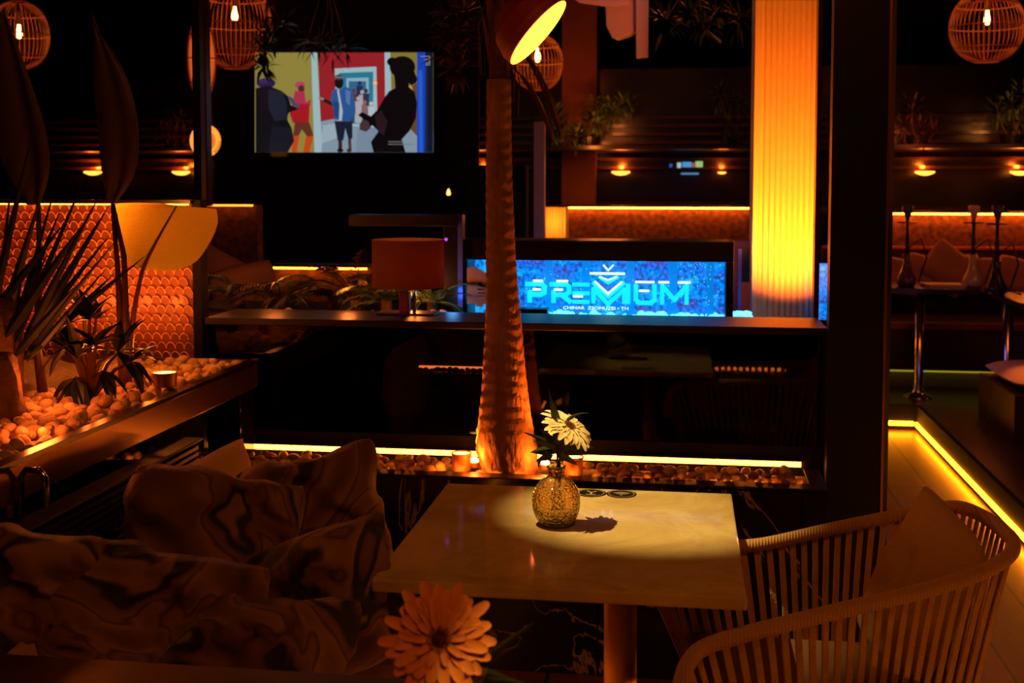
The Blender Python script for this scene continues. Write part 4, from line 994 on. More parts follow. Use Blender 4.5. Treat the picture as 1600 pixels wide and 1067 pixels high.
# low cabinet right of the tank
a, c = U(1143, 376, Y=4.75), U(1176, 480, Y=4.75)
t = thing('side_cabinet', 'small brown cabinet with blue and orange light painted on, squeezed between the tank and the fluted column', 'cabinet', (a.x, 4.8, 0))
MB().boxb(a.x, c.x, 4.75, 4.9, 0, a.z).build('body', M('cabinet_rose', '#7a4a44', rough=.6), t)
b1, b2 = U(1159, 440, Y=4.745), U(1177, 480, Y=4.745)
MB().boxb(b1.x, b2.x, 4.738, 4.749, b2.z-.1, b1.z).build('painted_light_panel', M('orange_light_paint', '#d06030', rough=.6), t)  # orange light put into the panel's base colour
b1, b2 = U(1158, 389, Y=4.745), U(1177, 439, Y=4.745)
MB().boxb(b1.x, b2.x, 4.738, 4.749, b2.z, b1.z).build('dark_panel', black_satin, t)
b1 = U(1154, 389, Y=4.74); b2 = U(1157, 480, Y=4.74)
MB().boxb(b1.x, b2.x+.002, 4.735, 4.749, b2.z-.1, b1.z).build('blue_light_paint', M('blue_light_paint2', '#6a70e0', rough=.3, metal=.3), t)  # blue light put into this edge's base colour
light('POINT', (b1.x-.0, 4.55, 1.25), .35, (1, .25, .12), .03)
# menu card
q = U(748, 448, Y=4.36)
th = thing('menu_board', 'pale card with dark lettering standing behind the palm trunk', 'card', (q.x, 4.2, 0))
cm = M('card_tan', '#b08a6e', rough=.7)
MB().prism([(U(730, 417, Y=4.22).x, U(730, 418, Y=4.22).z), (U(742, 412, Y=4.22).x, U(742, 416, Y=4.22).z), (U(775, 436, Y=4.22).x, U(775, 436, Y=4.22).z), (U(775, 475, Y=4.22).x, U(775, 475, Y=4.22).z), (U(730, 475, Y=4.22).x, U(730, 475, Y=4.22).z)], 4.215, 4.22).boxb(U(745, 475, Y=4.22).x, U(755, 475, Y=4.22).x, 4.216, 4.22, 1.05, U(745, 474, Y=4.22).z).build('card', cm, th)
mb = MB()
for (x0, y0, x1, y1) in ((746, 446, 758, 448), (748, 441, 753, 446), (746, 451, 757, 453), (747, 457, 760, 458.5), (744, 462, 760, 463)):
    a, c = U(x0, y0, Y=4.215), U(x1, y1, Y=4.215); mb.boxb(a.x, c.x, 4.2135, 4.2149, c.z, a.z)
mb.build('print', black_matt, th)

# ================================================================== FLUTED COLUMNS
def fluted(name, label, x0, x1, y, depth, z0, z1, mat, n_=10, side=.03):
    """square column whose front is a row of rounded flutes, with a plain pilaster strip at its left"""
    w_ = x1-x0; pts = []; fw = (w_-side)/n_
    front = [(x0, y), (x0+side*.55, y), (x0+side*.65, y+.008), (x0+side*.95, y+.008)]
    for k_ in range(n_):
        cx_ = x0+side+fw*(k_+.5)
        for i in range(9):
            a = PI*(1-i/8); front.append((cx_+math.cos(a)*fw*.46, y+.010-math.sin(a)*fw*.42))
    front += [(x1, y+.010)]
    poly = front+[(x1, y+depth), (x0, y+depth)]
    t = thing(name, label, 'column', ((x0+x1)/2, y+depth/2, z0))
    MB().prismz(poly, z0, z1).build('shaft', mat, t, smooth=False)
    MB().boxb(x0-.01, x1+.01, y-.03, y+depth+.01, z0, z0+.04).build('plinth', mat, t)
    return t
white_p = M('white_plaster', '#d8ccb8', rough=.6, spec=.3)
CY_ = 4.55
cxa, cxb = U(1177, 300, Y=CY_).x, U(1276, 300, Y=CY_).x
fluted('fluted_column', 'tall fluted white column glowing amber, right of the blue tank', cxa, cxb, CY_, .24, 0, 3.29, white_p, 9, .035)
# uplight at the foot of the column
cmx = (cxa+cxb)/2
th = thing('uplight', 'uplight hidden behind the partition in front of the fluted column', 'uplight', (cmx, 4.20, 0))

MB().lathe([(.025, 0), (.03, .05), (.026, .05), (.024, .04), (.001, .04)], (cmx+.02, 4.14, .93), 20).build('can', can_m, th)
MB().tube([(cmx+.02, 4.14, 0), (cmx+.02, 4.14, .93)], .01, 8).build('stake', black_satin, th)
light('SPOT', (cmx+.02, 4.14, .995), 190, (1, .15, .006), .02, target=(cmx+.02, CY_, 1.42), spot=1.35, blend=1, name='column_uplight')
light('SPOT', (cmx+.02, 4.16, .99), 14, (1, .115, .005), .03, target=(cmx, CY_, 2.4), spot=.9, blend=.9, name='column_uplight')
xa_, xb_ = U(849, 350, Y=8.3).x, U(885, 350, Y=8.3).x
fluted('fluted_column', 'short fluted pillar glowing yellow at the left end of the far sofa back', xa_, xb_, 8.3, .16, .15, U(866, 324, Y=8.3).z, white_p, 6, .02)
light('POINT', ((xa_+xb_)/2, 8.18, 1.22), 3, (1, .22, .01), .03)
# black square pillar and door frame at the right
th = thing('black_pillar', 'wide glossy black pillar dividing the view, right of the fluted column', 'pillar', (.5, 3.72, 0))
pxa, pxb = U(1297, 400, Y=3.66).x, U(1386, 400, Y=3.66).x
MB().boxb(pxa, pxb, 3.66, 3.72, 0, 3.29).build('shaft', M('pillar_black', (.005, .004, .004), rough=.4, spec=.25), th)
MB().boxb(pxb-.006, pxb+.001, 3.655, 3.662, 0, 3.29).build('edge_highlight', M('highlight_bronze', '#a06a4a', rough=.3, metal=.9), th)  # pillar's edge highlight put in as a thin bright strip
th = thing('window_post', 'dark window post between the fluted column and the black pillar', 'post', (.43, 4.0, 0))
wa, wb_ = U(1272, 300, Y=4.05).x, U(1279, 300, Y=4.05).x
MB().boxb(wa+.004, wb_+.004, 4.04, 4.10, 1.05, 3.29).build('post', M('post_brown', '#3a1c12', rough=.3), th)
bg = M('blue_glint', '#3a5ad8', rough=.2, metal=.4)
a, c = U(1282, 412, Y=4.5), U(1297, 500, Y=4.5)
tag(MB().boxb(a.x-.01, c.x+.03, 4.49, 4.54, 0, c.z-.001).build('reflection_stand', black_matt), 'dark stand added under the narrow blue reflection panel', 'stand')  # added support for the reflection panel
tag(MB().boxb(a.x, c.x+.02, 4.5, 4.53, c.z, a.z).build('blue_reflection', wm, None), 'narrow glowing panel added as the reflection of the blue tank, between the fluted column and the black pillar', 'tank')  # added glowing panel in place of the tank's mirrored image
a, c = U(1387, 300, Y=5.0), U(1396, 300, Y=5.0)
tag(MB().boxb(a.x, c.x, 5.0, 5.06, 0, 3.29).build('door_post', black_satin), 'thin black door post right of the glossy pillar', 'post')
# concrete column behind the palm
a, c = U(878, 100, Y=9.50), U(932, 100, Y=9.50)
tag(MB().boxb(a.x, c.x, 9.505, 9.54, .15, 3.29).build('concrete_column', M('concrete_red', '#7a4a3e', rough=.9, var=(6, .5, '#6a3e34'))), 'square dim red concrete column between the palm and the far shelves', 'column')
light('SPOT', ((a.x+c.x)/2, 8.9, 2.3), 3.0, (1, .12, .03), .05, target=((a.x+c.x)/2, 9.5, 2.6), spot=2.2, blend=1)
a, c = U(827, 300, Y=5.2), U(850, 300, Y=5.2)
zc0, zc1 = U(838, 373, Y=5.2).z, U(838, 190, Y=5.2).z
tag(MB().boxb(a.x+.02, c.x, 5.2, 5.26, 0, zc1).build('grey_post', M('grey_post', '#8a7a86', rough=.4)), 'slim grey post right of the palm trunk above the tank', 'post')
# black box / frame mass behind palm
a, c = U(730, 300, Y=5.4), U(842, 300, Y=5.4)
tag(MB().boxb(a.x, c.x-.06, 5.4, 5.5, 0, U(780, 258, Y=5.4).z).build('black_cabinet', black_matt), 'matt black cabinet behind the palm trunk', 'cabinet')
# ================================================================== TV
D = 7.0
fwd = ray(800, PY); rgt = Vector((math.cos(TH), math.sin(TH), 0)); 
def camp(px, py, d): return Vector((0, 0, 1.5))+ray(px, py)*d
tc0 = camp(538, 160, D)
th = thing('wall_television', 'television on the dark wall showing a colourful street dance video', 'television', tc0)
th.rotation_euler = (0, 0, TH)
def tl(px, py): 
    # local coordinates on the upright screen
    v = ray(px, py); t = (tc0-Vector((0, 0, 1.5))).dot(Vector((-math.sin(TH), math.cos(TH), 0)))/v.dot(Vector((-math.sin(TH), math.cos(TH), 0)))
    p = Vector((0, 0, 1.5))+v*t-tc0
    return (p.dot(rgt), p.z)
def child_local(mb, name, mats, parent, **k):
    ob = mb.build(name, mats, None, origin=(0, 0, 0), **k); ob.parent = parent; return ob
(xl, zt_), (xr, zb_) = tl(398, 81), tl(677, 239)
tvh = child_local(MB().boxb(xl-.02, xr+.02, .004, .06, zb_-.025, zt_+.02), 'housing', black_gloss, th, bevel=.004)
cols = []; pic = MB()
def tcol(h, s=1.0):
    key = 'tv_'+h
    if key not in MATS:
        c_ = lin(h); M(key, (.0, .0, .0), rough=.3, emis=c_, es=.8)
    if MATS[key] not in cols: cols.append(MATS[key])
    return cols.index(MATS[key])
lay = [0]
def tp(h, pts):
    lay[0] += 1; pic.mat(tcol(h)); y_ = .003-.00025*lay[0]
    pic.add([(tl(a_, b_)[0], y_, tl(a_, b_)[1]) for a_, b_ in pts], [tuple(range(len(pts)-1, -1, -1))])
def te(h, cx_, cy_, rx, ry, n_=14): tp(h, [(cx_+rx*math.cos(2*PI*i/n_), cy_+ry*math.sin(2*PI*i/n_)) for i in range(n_)])
tp('#8f8238', [(398, 82), (677, 82), (677, 238), (398, 238)])
tp('#9b8d42', [(428, 82), (487, 82), (489, 238), (440, 238), (428, 160)])
tp('#a1242c', [(497, 82), (604, 82), (604, 192), (501, 192)])
tp('#8b9fb0', [(500, 190), (520, 186), (560, 184), (610, 186), (677, 205), (677, 238), (490, 238)])
tp('#a5b6c4', [(505, 196), (530, 192), (528, 215), (500, 225)])
tp('#7f93a8', [(560, 200), (600, 195), (590, 238), (555, 238)])
tp('#a8c6cc', [(486, 82), (495, 82), (503, 225), (502, 238), (491, 238)])
tp('#a8c6cc', [(523, 107), (588, 104), (590, 200), (526, 195)])
tp('#2c7f9c', [(530, 114), (583, 112), (583, 195), (530, 192)])
tp('#8fb9c8', [(541, 122), (576, 121), (577, 195), (541, 190)])
tp('#3a6a94', [(545, 127), (572, 127), (572, 150), (545, 150)])
for (h, x_, y_) in (('#24305a', 562, 138), ('#6a3a3a', 553, 150), ('#b9a9a8', 566, 152), ('#3a3050', 572, 150), ('#b7b0b8', 560, 162), ('#34486a', 550, 165), ('#8a6a70', 570, 168), ('#c0c8d0', 580, 170)):
    te(h, x_, y_-8, 3.2, 3.6, 8); tp(h, [(x_-5, y_-4), (x_+5, y_-4), (x_+4, y_+28), (x_-4, y_+28)])
tp('#a8c6cc', [(601, 82), (610, 82), (612, 160), (602, 160)])
tp('#8c7d34', [(610, 82), (653, 82), (653, 150), (612, 150)])
tp('#6c4a34', [(643, 135), (654, 128), (654, 215), (640, 200)])
te('#c9a04a', 641, 142, 4, 9)
# lady in red
te('#c0486a', 469, 133, 8, 6); te('#5a2a28', 471, 139, 5, 6); tp('#b8344e', [(461, 142), (476, 143), (478, 160), (486, 155), (485, 165), (470, 172), (456, 165)])
tp('#b01c24', [(457, 162), (484, 163), (483, 193), (458, 192), (453, 178)]); tp('#6a3426', [(461, 190), (484, 192), (490, 212), (482, 216), (472, 202), (466, 214), (458, 214)])
tp('#d04a1c', [(457, 212), (468, 212), (464, 238), (456, 238)]); tp('#d04a1c', [(478, 214), (490, 212), (484, 238), (474, 238)])
# figure in slate blue, back turned
te('#26204a', 416, 130, 15, 8); te('#3c2a62', 412, 127, 8, 4)
tp('#0e1118', [(400, 138), (420, 134), (440, 142), (450, 150), (455, 165), (468, 170), (452, 176), (448, 185), (456, 200), (460, 220), (450, 238), (400, 238)])
tp('#1b2434', [(420, 140), (442, 143), (448, 160), (450, 186), (430, 190), (420, 170)])
tp('#141a26', [(425, 196), (456, 200), (459, 222), (448, 238), (420, 238)])
tp('#4a5068', [(450, 150), (456, 152), (469, 166), (465, 170), (454, 160)])
# man in the middle
tp('#2a1c1c', [(498, 151), (512, 156), (522, 162), (520, 166), (508, 160), (498, 155)]); tp('#9a8a84', [(498, 151), (507, 154), (506, 157), (498, 155)])
te('#1c1416', 530, 129, 7, 10); te('#4a3a34', 530, 121, 6.5, 4.5); tp('#7a8a94', [(525, 120), (536, 120), (537, 122), (524, 122)])
tp('#2f5a9c', [(520, 142), (526, 139), (531, 142), (540, 135), (548, 140), (553, 150), (556, 170), (553, 182), (545, 190), (524, 187), (520, 165), (517, 155)])
tp('#5a7cb4', [(540, 140), (548, 143), (547, 165), (541, 160)]); tp('#24487f', [(521, 158), (530, 160), (529, 184), (522, 182)])
tp('#b8c4cc', [(527, 141), (530, 141), (536, 175), (534, 190), (530, 188), (531, 165)])
tp('#1d2134', [(523, 189), (551, 190), (551, 216), (545, 219), (540, 200), (537, 219), (528, 220)])
tp('#3a2420', [(529, 219), (535, 218), (535, 233), (529, 233)]); tp('#5a3a34', [(544, 218), (549, 217), (550, 234), (545, 234)])
te('#0f1016', 532, 235, 5, 3); te('#4a2a22', 546, 235, 4, 3)
te('#ffb060', 586.5, 130, 3.6, 3.2); te('#ffe0a0', 586.5, 129.6, 1.8, 1.8)
# right foreground silhouette
te('#0b090d', 629, 105, 20, 17, 24); te('#0b090d', 613, 97, 8, 7); te('#0b090d', 638, 118, 11, 13, 20); tp('#0b090d', [(648, 114), (653, 124), (650, 130), (642, 134), (636, 120)])
tp('#0b090d', [(616, 115), (640, 120), (639, 136), (648, 144), (652, 162), (650, 185), (640, 205), (628, 218), (634, 238), (584, 238), (580, 222), (592, 205), (582, 196), (572, 205), (563, 203), (562, 195), (568, 186), (560, 180), (566, 175), (580, 182), (590, 172), (600, 155), (608, 143), (618, 138)])
tp('#4a3436', [(562, 196), (567, 186), (576, 190), (580, 200), (572, 206), (564, 203)]); tp('#2a1a20', [(586, 182), (596, 172), (606, 190), (600, 212), (590, 204)])
tp('#1746c4', [(652, 82), (665, 82), (664, 238), (652, 238)]); tp('#2a62e0', [(654, 110), (660, 110), (661, 238), (655, 238)])
tp('#10182a', [(665, 82), (677, 82), (677, 238), (664, 238)]); tp('#1c2c4a', [(665, 100), (668, 100), (668, 238), (665, 238)])
for q in ([(657, 88), (672, 88), (672, 89), (657, 89)], [(663, 93), (672, 93), (672, 94), (663, 94)], [(671, 88), (672, 88), (672, 102), (671, 102)], [(666, 98), (672, 98), (672, 99), (666, 99)], [(666, 98), (667, 98), (667, 102), (666, 102)], [(666, 101.4), (672, 101.4), (672, 102.4), (666, 102.4)]): tp('#9aa4b0', q)
for q in ([(607, 221), (632, 221), (632, 222.2), (607, 222.2)], [(607, 225), (645, 225), (645, 226.2), (607, 226.2)]): tp('#7a7a80', q)
child_local(pic, 'screen_picture', cols, tvh)
# dark wall panels around it
a, c = camp(326, 200, 7.1), camp(748, 200, 7.1)
T = Matrix.Translation((tc0.x, tc0.y, 0)) @ Matrix.Rotation(TH, 4, 'Z')
(x0_, z0_), (x1_, z1_) = tl(326, 0), tl(748, 292); (x2_, z2_), (x3_, _z) = tl(402, 0), tl(576, 0); z3_ = tl(480, 417)[1]
mb = MB().boxb(x0_, x1_, .075, .16, z1_, 3.29-0, T); mb.boxb(x2_, x3_, .075, .16, z3_, z1_, T)
a_ = mb.build('wall_middle', black_matt); struct(a_)
# dark post with the two lanterns behind
a, c = U(300, 100, Y=4.9), U(312, 100, Y=4.9)
tag(MB().boxb(a.x, c.x, 4.9, 4.95, 0, 3.29).build('dark_post', black_satin), 'thin black post in front of the orange lanterns, left of the television', 'post')
a, c = U(312, 260, Y=5.5), U(324, 260, Y=5.5)
tag(MB().boxb(a.x, c.x, 5.5, 5.56, U(318, 322, Y=5.5).z, 3.29).build('brown_post', M('brown_post', '#3a1a10', rough=.35)), 'dim brown post just right of the thin black post', 'post')
rattan = M('rattan', '#c8875a', rough=.6)
def globe(c, rx, rz, name_lbl, n_=34, bulb=True, power=.5, tr_=.0026, grp='woven globe pendants', top=3.29, flat=.0, bz=.25):
    c = Vector(c); t = thing('rattan_pendant', name_lbl, 'pendant lamp', (c.x, c.y, c.z), grp)
    mb = MB(); n_ = int(n_*1.3)
    for k_ in range(n_):
        a_ = 2*PI*k_/n_; pts = []
        for i in range(13):
            u = PI*(.09+.82*i/12); rr_ = math.sin(u)**.85*rx; pts.append(c+Vector((math.cos(a_)*rr_, math.sin(a_)*rr_, math.cos(u)*rz)))
        mb.tube(pts, tr_, 4, cap=False)
    mb.build('ribs', rattan, t)
    hb = MB()
    for u in (.09*PI, .30*PI, .5*PI, .7*PI, .91*PI):
        rr_ = math.sin(u)**.85*rx; hb.tube([c+Vector((math.cos(2*PI*k_/28)*rr_, math.sin(2*PI*k_/28)*rr_, math.cos(u)*rz)) for k_ in range(29)], tr_*1.5, 5)
    hb.build('hoops', rattan, t)
    MB().tube([c+Vector((0, 0, rz*.95)), (c.x, c.y, top)], .004, 6).build('cord', black_satin, t)
    if bulb:
        bc = c+Vector((0, 0, rz*bz))
        lh_ = MB().lathe([(.012, .05), (.014, .09), (.014, .12), (.002, .125)], bc, 12).build('lamp_holder', steel, t)
        MB().lathe([(.001, -.030), (.012, -.025), (.018, -.008), (.015, .012), (.009, .035), (.009, .05)], bc, 16).build('bulb', emat('bulb_glow', (1, .52, .12), 14), lh_, smooth=True)
        MB().tube([bc+Vector((0, 0, .05)), (bc.x, bc.y, c.z+rz*.95)], .003, 5).build('inner_cord', black_satin, t)
        light('POINT', bc, power*2.0, (1, .15, .03), .03)
    return t
globe(U(367, 40, Y=6.4), .205, .245, 'big open rattan globe pendant at the upper left corner of the television', 36, power=1.1, bz=.22)
globe(U(1542, 42, Y=7.0), .20, .20, 'rattan globe pendant glowing in the top right corner', 34, power=.9, bz=.2)
globe(U(30, 55, Y=6.6), .17, .20, 'rattan globe pendant half hidden by leaves in the top left corner', 30, power=.7, bz=.05)
globe(U(840, 98, Y=6.8), .145, .16, 'rattan globe pendant partly behind the yellow disc lamp', 28, power=.5, bz=.2)
globe(U(315, 92, Y=5.9), .072, .21, 'narrow bright orange woven lantern beside the thin black post', 26, bulb=False, tr_=.002, bz=0)
p = U(315, 92, Y=5.9)
ln = MB().ell(p, (.065, .065, .195), 20, 14).build('paper_lantern', M('lantern_paper', '#d0703c', rough=.7, emis=(1, .15, .025), es=.8), smooth=True); tag(ln, 'orange glowing lantern liner inside the narrow woven lantern', 'lantern')
p = U(321, 220, Y=5.8); 
th = thing('round_wall_lamp', 'round amber slotted wall lamp beside the thin black post below the lantern', 'lamp', p)
Tq = Vector((1.2, -1, -.1)).normalized().to_track_quat('Z', 'Y').to_matrix().to_4x4()
MB().lathe([(.0, .012), (.048, .012), (.054, .008), (.054, 0), (.0, 0)], p, 32, Tq, sy=1.0).build('inner_disc', M('amber_disc', '#d06a20', emis=(1, .22, .02), es=.8, rough=.5), th)
MB().lathe([(.060, .0), (.062, .014), (.082, .010), (.085, -.004), (.060, -.004)], p, 36, Tq).build('outer_ring', M('amber_ring', '#e09040', emis=(1, .33, .04), es=1.2, rough=.5), th)
mb = MB()
for k_ in range(6):
    a_ = .35+k_*.16; mb.boxb(.064, .079, -.002, .002, .0125, .0150, Matrix.Translation(p) @ Tq @ Matrix.Rotation(a_-1.2, 4, 'Z'))
mb.build('slots', black_satin, th)
bp_ = MB().tube([p+Vector((.0, .03, 0)), (p.x, p.y+.03, 3.29)], .006, 6).build('stem', black_satin, th)
# ================================================================== SLATTED BACK WALL with amber wall lights
louv = M('louver_wood', '#3c2016', rough=.22, var=(4, .5, '#28140d'))
YB = 9.6
mb = MB()
zs_ = U(1000, 228, Y=9.3).z
tag(MB().boxb(-5.9, 4.7, 9.15, 9.5, zs_-.03, zs_-.001).build('high_shelf', M('shelf_dark', '#0c0706', rough=.5)), 'long dark shelf above the amber wall lights, carrying leafy plants', 'shelf')
th = thing('louvered_screen', 'dark horizontal louvres along the far wall above the amber lights', 'screen', (0, YB, .15))
for k_, py in enumerate((262, 249, 236, 223, 210, 197, 184)):
    z_ = U(1000, py, Y=YB).z; mb.boxb(-5.9, 4.7, YB-.05, YB+.01, z_-.012, z_+.012, None)
mb.build('slats', louv, th)
MB().boxb(-5.9, 4.7, YB+.02, YB+.05, .15, 2.4).build('backing', M('screen_back', '#0e0806', rough=.3), th)
wl_src = None
for (px, lb) in ((145, 'amber wall light on the far screen, nearest the left edge'), (283, 'amber wall light on the far screen, just left of the thin black post'), (748, 'amber wall light on the far screen, touching the palm trunk'), (970, 'amber wall light on the far screen under the bushy plants'), (1128, 'small amber wall light beside the fluted column'), (1445, 'amber wall light on the far screen above the water pipes'), (1594, 'amber wall light on the far screen at the right edge')):
    p = U(px, 270, Y=YB-.10); 
    k_ = .45 if px == 1128 else 1
    if wl_src is None:
        wl_src = thing('wall_light', lb, 'wall light', p, 'amber wall lights on the far screen')
        MB().lathe([(.001, -.02), (.035, -.016), (.070, .0), (.074, .010), (.068, .012), (.04, .004), (.001, .0)], p, 24).build('bowl', M('glow_bowl', '#c07a30', emis=(1, .22, .02), es=7.0, rough=.5), wl_src, smooth=True)
        MB().boxb(p.x-.012, p.x+.012, p.y, p.y+.125, p.z-.02, p.z-.004).build('bracket', black_satin, wl_src); t = wl_src
    else:
        t = copy_tree(wl_src); t['label'] = lb; t.location = p; t.scale = (k_,)*3 if k_ != 1 else (1, 1, 1)
    light('POINT', p+Vector((0, .0, .05)), 5.0*k_, (1, .17, .012), .02)
p0 = U(1055, 262, Y=9.4)
th = thing('tv_reflection', 'reflection of the television put in as tiny glowing panels on the far screen', 'display', p0)  # mirrored television picture put in as small emissive blocks
for (x0, x1, y0, y1, h) in ((1046, 1050, 256, 261, '#2a5ac0'), (1058, 1064, 254, 262, '#b8d0c0'), (1066, 1080, 253, 261, '#4aa0e0'), (1080, 1087, 254, 261, '#a05a60'), (1087, 1098, 252, 261, '#a8d080'), (1064, 1092, 270, 272.5, '#5a90c0')):
    a, c = U(x0, y0, Y=9.45), U(x1, y1, Y=9.45); MB().boxb(a.x, c.x, 9.44, 9.62, c.z, a.z).build('reflection_panel', emat('tvglint_'+h, lin(h), .8), th)
# ================================================================== RIGHT: far sofa, tables, hookahs, ottoman
th = thing('far_sofa', 'dark far sofa with a red-piped seat along the right back wall', 'sofa', (1.8, 8.2, .15))
sfm = M('sofa_brown', '#4a2e28', rough=.8, var=(5, .5, '#3a221e'))
sx0, sx1 = U(1300, 500, Y=8.0).x, 4.2
MB().boxb(sx0, sx1, 8.0, 8.6, .27, .585).build('seat', sfm, th, bevel=.02)
MB().boxb(sx0, sx1, 8.60, 8.74, .27, 1.03).build('backrest', sfm, th, bevel=.02)
MB().boxb(sx0, sx1, 8.58, 8.66, 1.032, 1.05).build('back_rim', M('rim_orange', '#d87048', rough=.5), th)
MB().boxb(sx0, sx1, 7.985, 8.0, .545, .585).build('seat_edge', M('edge_red', '#8a3a22', rough=.5), th)
MB().boxb(sx0, sx1, 8.10, 8.5, .15, .268).build('plinth', M('plinth_led_tint', '#8a8440', rough=.6), th)  # olive LED glow put into the plinth's base colour
grn = M('led_olive', (.02,)*3, emis=(.55, .40, .02), es=.7)
tag(MB().boxb(sx0, sx1, 8.06, 8.07, .255, .266).build('led_strip', grn), 'olive green LED line under the far sofa at the right', 'led strip')
pm = M('far_pillow', '#a0705a', rough=.9)
for i, (px, py, s_, lb) in enumerate(((1408, 432, .3, 'dim pillow on the far sofa behind the leftmost water pipe'), (1447, 428, .3, 'low pillow on the far sofa, second from the left'), (1482, 420, .36, 'pointed pillow on the far sofa between the water pipes'), (1500, 428, .3, 'pillow on the far sofa just left of the pale water pipe'), (1560, 430, .3, 'pillow on the far sofa behind the tall dark water pipe'), (1590, 432, .3, 'pillow on the far sofa at the right edge'))):
    cushion('far_pillow', lb, 'pillow', U(px, py, Y=8.42), (s_, s_*.85, .12), (R_(-12), R_(38 if i == 2 else random.uniform(-14, 14)), R_(random.uniform(-10, 10))), pm, 40+i, .004, 'pillows on the far sofa')
for p in ((1.75, 7.9, 1.5), (2.5, 7.9, 1.5)): light('POINT', p, 1.6, (1, .18, .04), .1)
light('POINT', (2.1, 6.9, 1.25), .8, (1, .3, .06), .05)  # added warm fill to brighten the water pipes
lacq = M('table_lacquer', '#2a1c22', rough=.25)
def far_table(x0, x1, y0, y1, z, px_, label):
    t = thing('lounge_table', label, 'table', ((x0+x1)/2, (y0+y1)/2, .15)); cx_ = px_
    MB().boxb(x0, x1, y0, y1, z-.03, z).build('tabletop', lacq, t, bevel=.003)
    MB().lathe([(.095, .15), (.09, .158), (.05, .17), (.028, .20), (.026, z-.03)], (cx_, (y0+y1)/2, 0), 24).build('pedestal', chrome, t, smooth=True)
zt1 = U(1440, 450, Y=7.5).z
tx = U(1440, 600, Y=7.6).x
far_table(U(1385, 450, Y=7.5).x-.3, U(1528, 450, Y=7.5).x, 7.45, 7.95, zt1, tx, 'dark lounge table with water pipes in front of the far sofa')
tx2 = U(1543, 600, Y=7.2).x
far_table(U(1532, 458, Y=7.5).x+.03, U(1532, 458, Y=7.5).x+.85, 6.7, 7.42, zt1-.01, tx2+.07, 'second dark lounge table at the right edge of the view')
light('POINT', (tx+.0, 6.9, .9), .12, (.3, .2, 1), .05)
def hookah(px, py, Y, h, mats, label, hose=True, s_=1.0, z0=None):
    p = U(px, py, Y=Y); z0 = zt1+.0005 if z0 is None else z0; t = thing('hookah', label, 'water pipe', (p.x, Y, z0)); g, st_, top = mats; b0 = Vector((p.x, Y, z0))
    MB().lathe([(.045*s_, 0), (.062*s_, .02), (.06*s_, .05), (.035*s_, .10), (.022*s_, .15), (.026*s_, .20)], b0, 24).build('glass_base', g, t, smooth=True)
    MB().lathe([(.012, .19), (.016, .21), (.010, .25), (.014, .29), (.010, .32), (.010, h*.78)], b0, 16).build('stem', st_, t, smooth=True)
    MB().lathe([(.012, h*.78), (.058, h*.785), (.062, h*.80), (.012, h*.80)], b0, 24).build('tray', st_, t)
    MB().lathe([(.010, h*.80), (.014, h*.86), (.030, h*.93), (.034, h*.99), (.026, h), (.001, h*.97)], b0, 20).build('bowl', top, t, smooth=True)
    if hose: MB().tube([b0+Vector((.01, -.01, .24)), b0+Vector((.08, -.03, .30)), b0+Vector((.11, -.04, .18)), b0+Vector((.06, -.06, .03)), b0+Vector((.12, -.08, .01))], .006, 8).build('hose', st_, t, smooth=True)
hg = M('hookah_glass_dark', '#5a3a34', rough=.15, coat=.5); hw = M('hookah_glass_pale', '#c0a070', rough=.2, coat=.5); hk = M('hookah_metal', '#3a2a30', rough=.3, metal=.7); hp = M('hookah_bowl', '#3a3a80', rough=.4); hwb = M('hookah_bowl_pale', '#d0c8b0', rough=.4)
hookah(1416, 446, 7.6, .50, (hg, hk, hp), 'dark glass water pipe on the lounge table, leftmost of the three')
hookah(1519, 446, 7.58, .50, (hw, hk, hwb), 'water pipe with a pale glass base on the corner of the lounge table')
hookah(1556, 450, 7.2, .52, (hk, hk, hp), 'tall dark water pipe with hanging hoses on the second lounge table', z0=zt1-.0095)
a = U(1436, 441, Y=7.7); c = U(1500, 441, Y=7.7)
tag(MB().boxb(a.x, c.x, 7.52, 7.70, zt1+.0005, zt1+.02).build('menu_book', M('menu_cream', '#c0a060', rough=.6), bevel=.002), 'cream menu book lying on the dark lounge table', 'menu')
# ottoman
p = U(1590, 693, Z=.15); th = thing('ottoman', 'square ottoman with a pale padded top at the right edge on the raised floor', 'ottoman', (p.x+.4, p.y+.35, .15))
MB().boxb(p.x-.02, p.x+.8, p.y, p.y+.75, .15, .40).build('base', M('ottoman_wood', '#4a3028', rough=.5, var=(6, .5, '#35221c')), th, bevel=.003)
vs, fs = cushion_mb(.84, .77, .13, 3, .002); mb = MB(); T = Matrix.Translation((p.x+.39, p.y+.375, .455)) @ Matrix.Rotation(PI/2, 4, 'X'); mb.add([T @ v for v in vs], fs); mb.build('padded_top', M('ottoman_pad', '#d8b8a0', rough=.8), th, smooth=True)
light('SPOT', (p.x+.35, p.y-.1, 1.6), 45, (1, .20, .04), .03, target=(p.x+.16, p.y+.15, .5), spot=.40, blend=.8)
light('POINT', (p.x-.25, p.y+.6, .9), .25, (.35, .2, 1), .05)
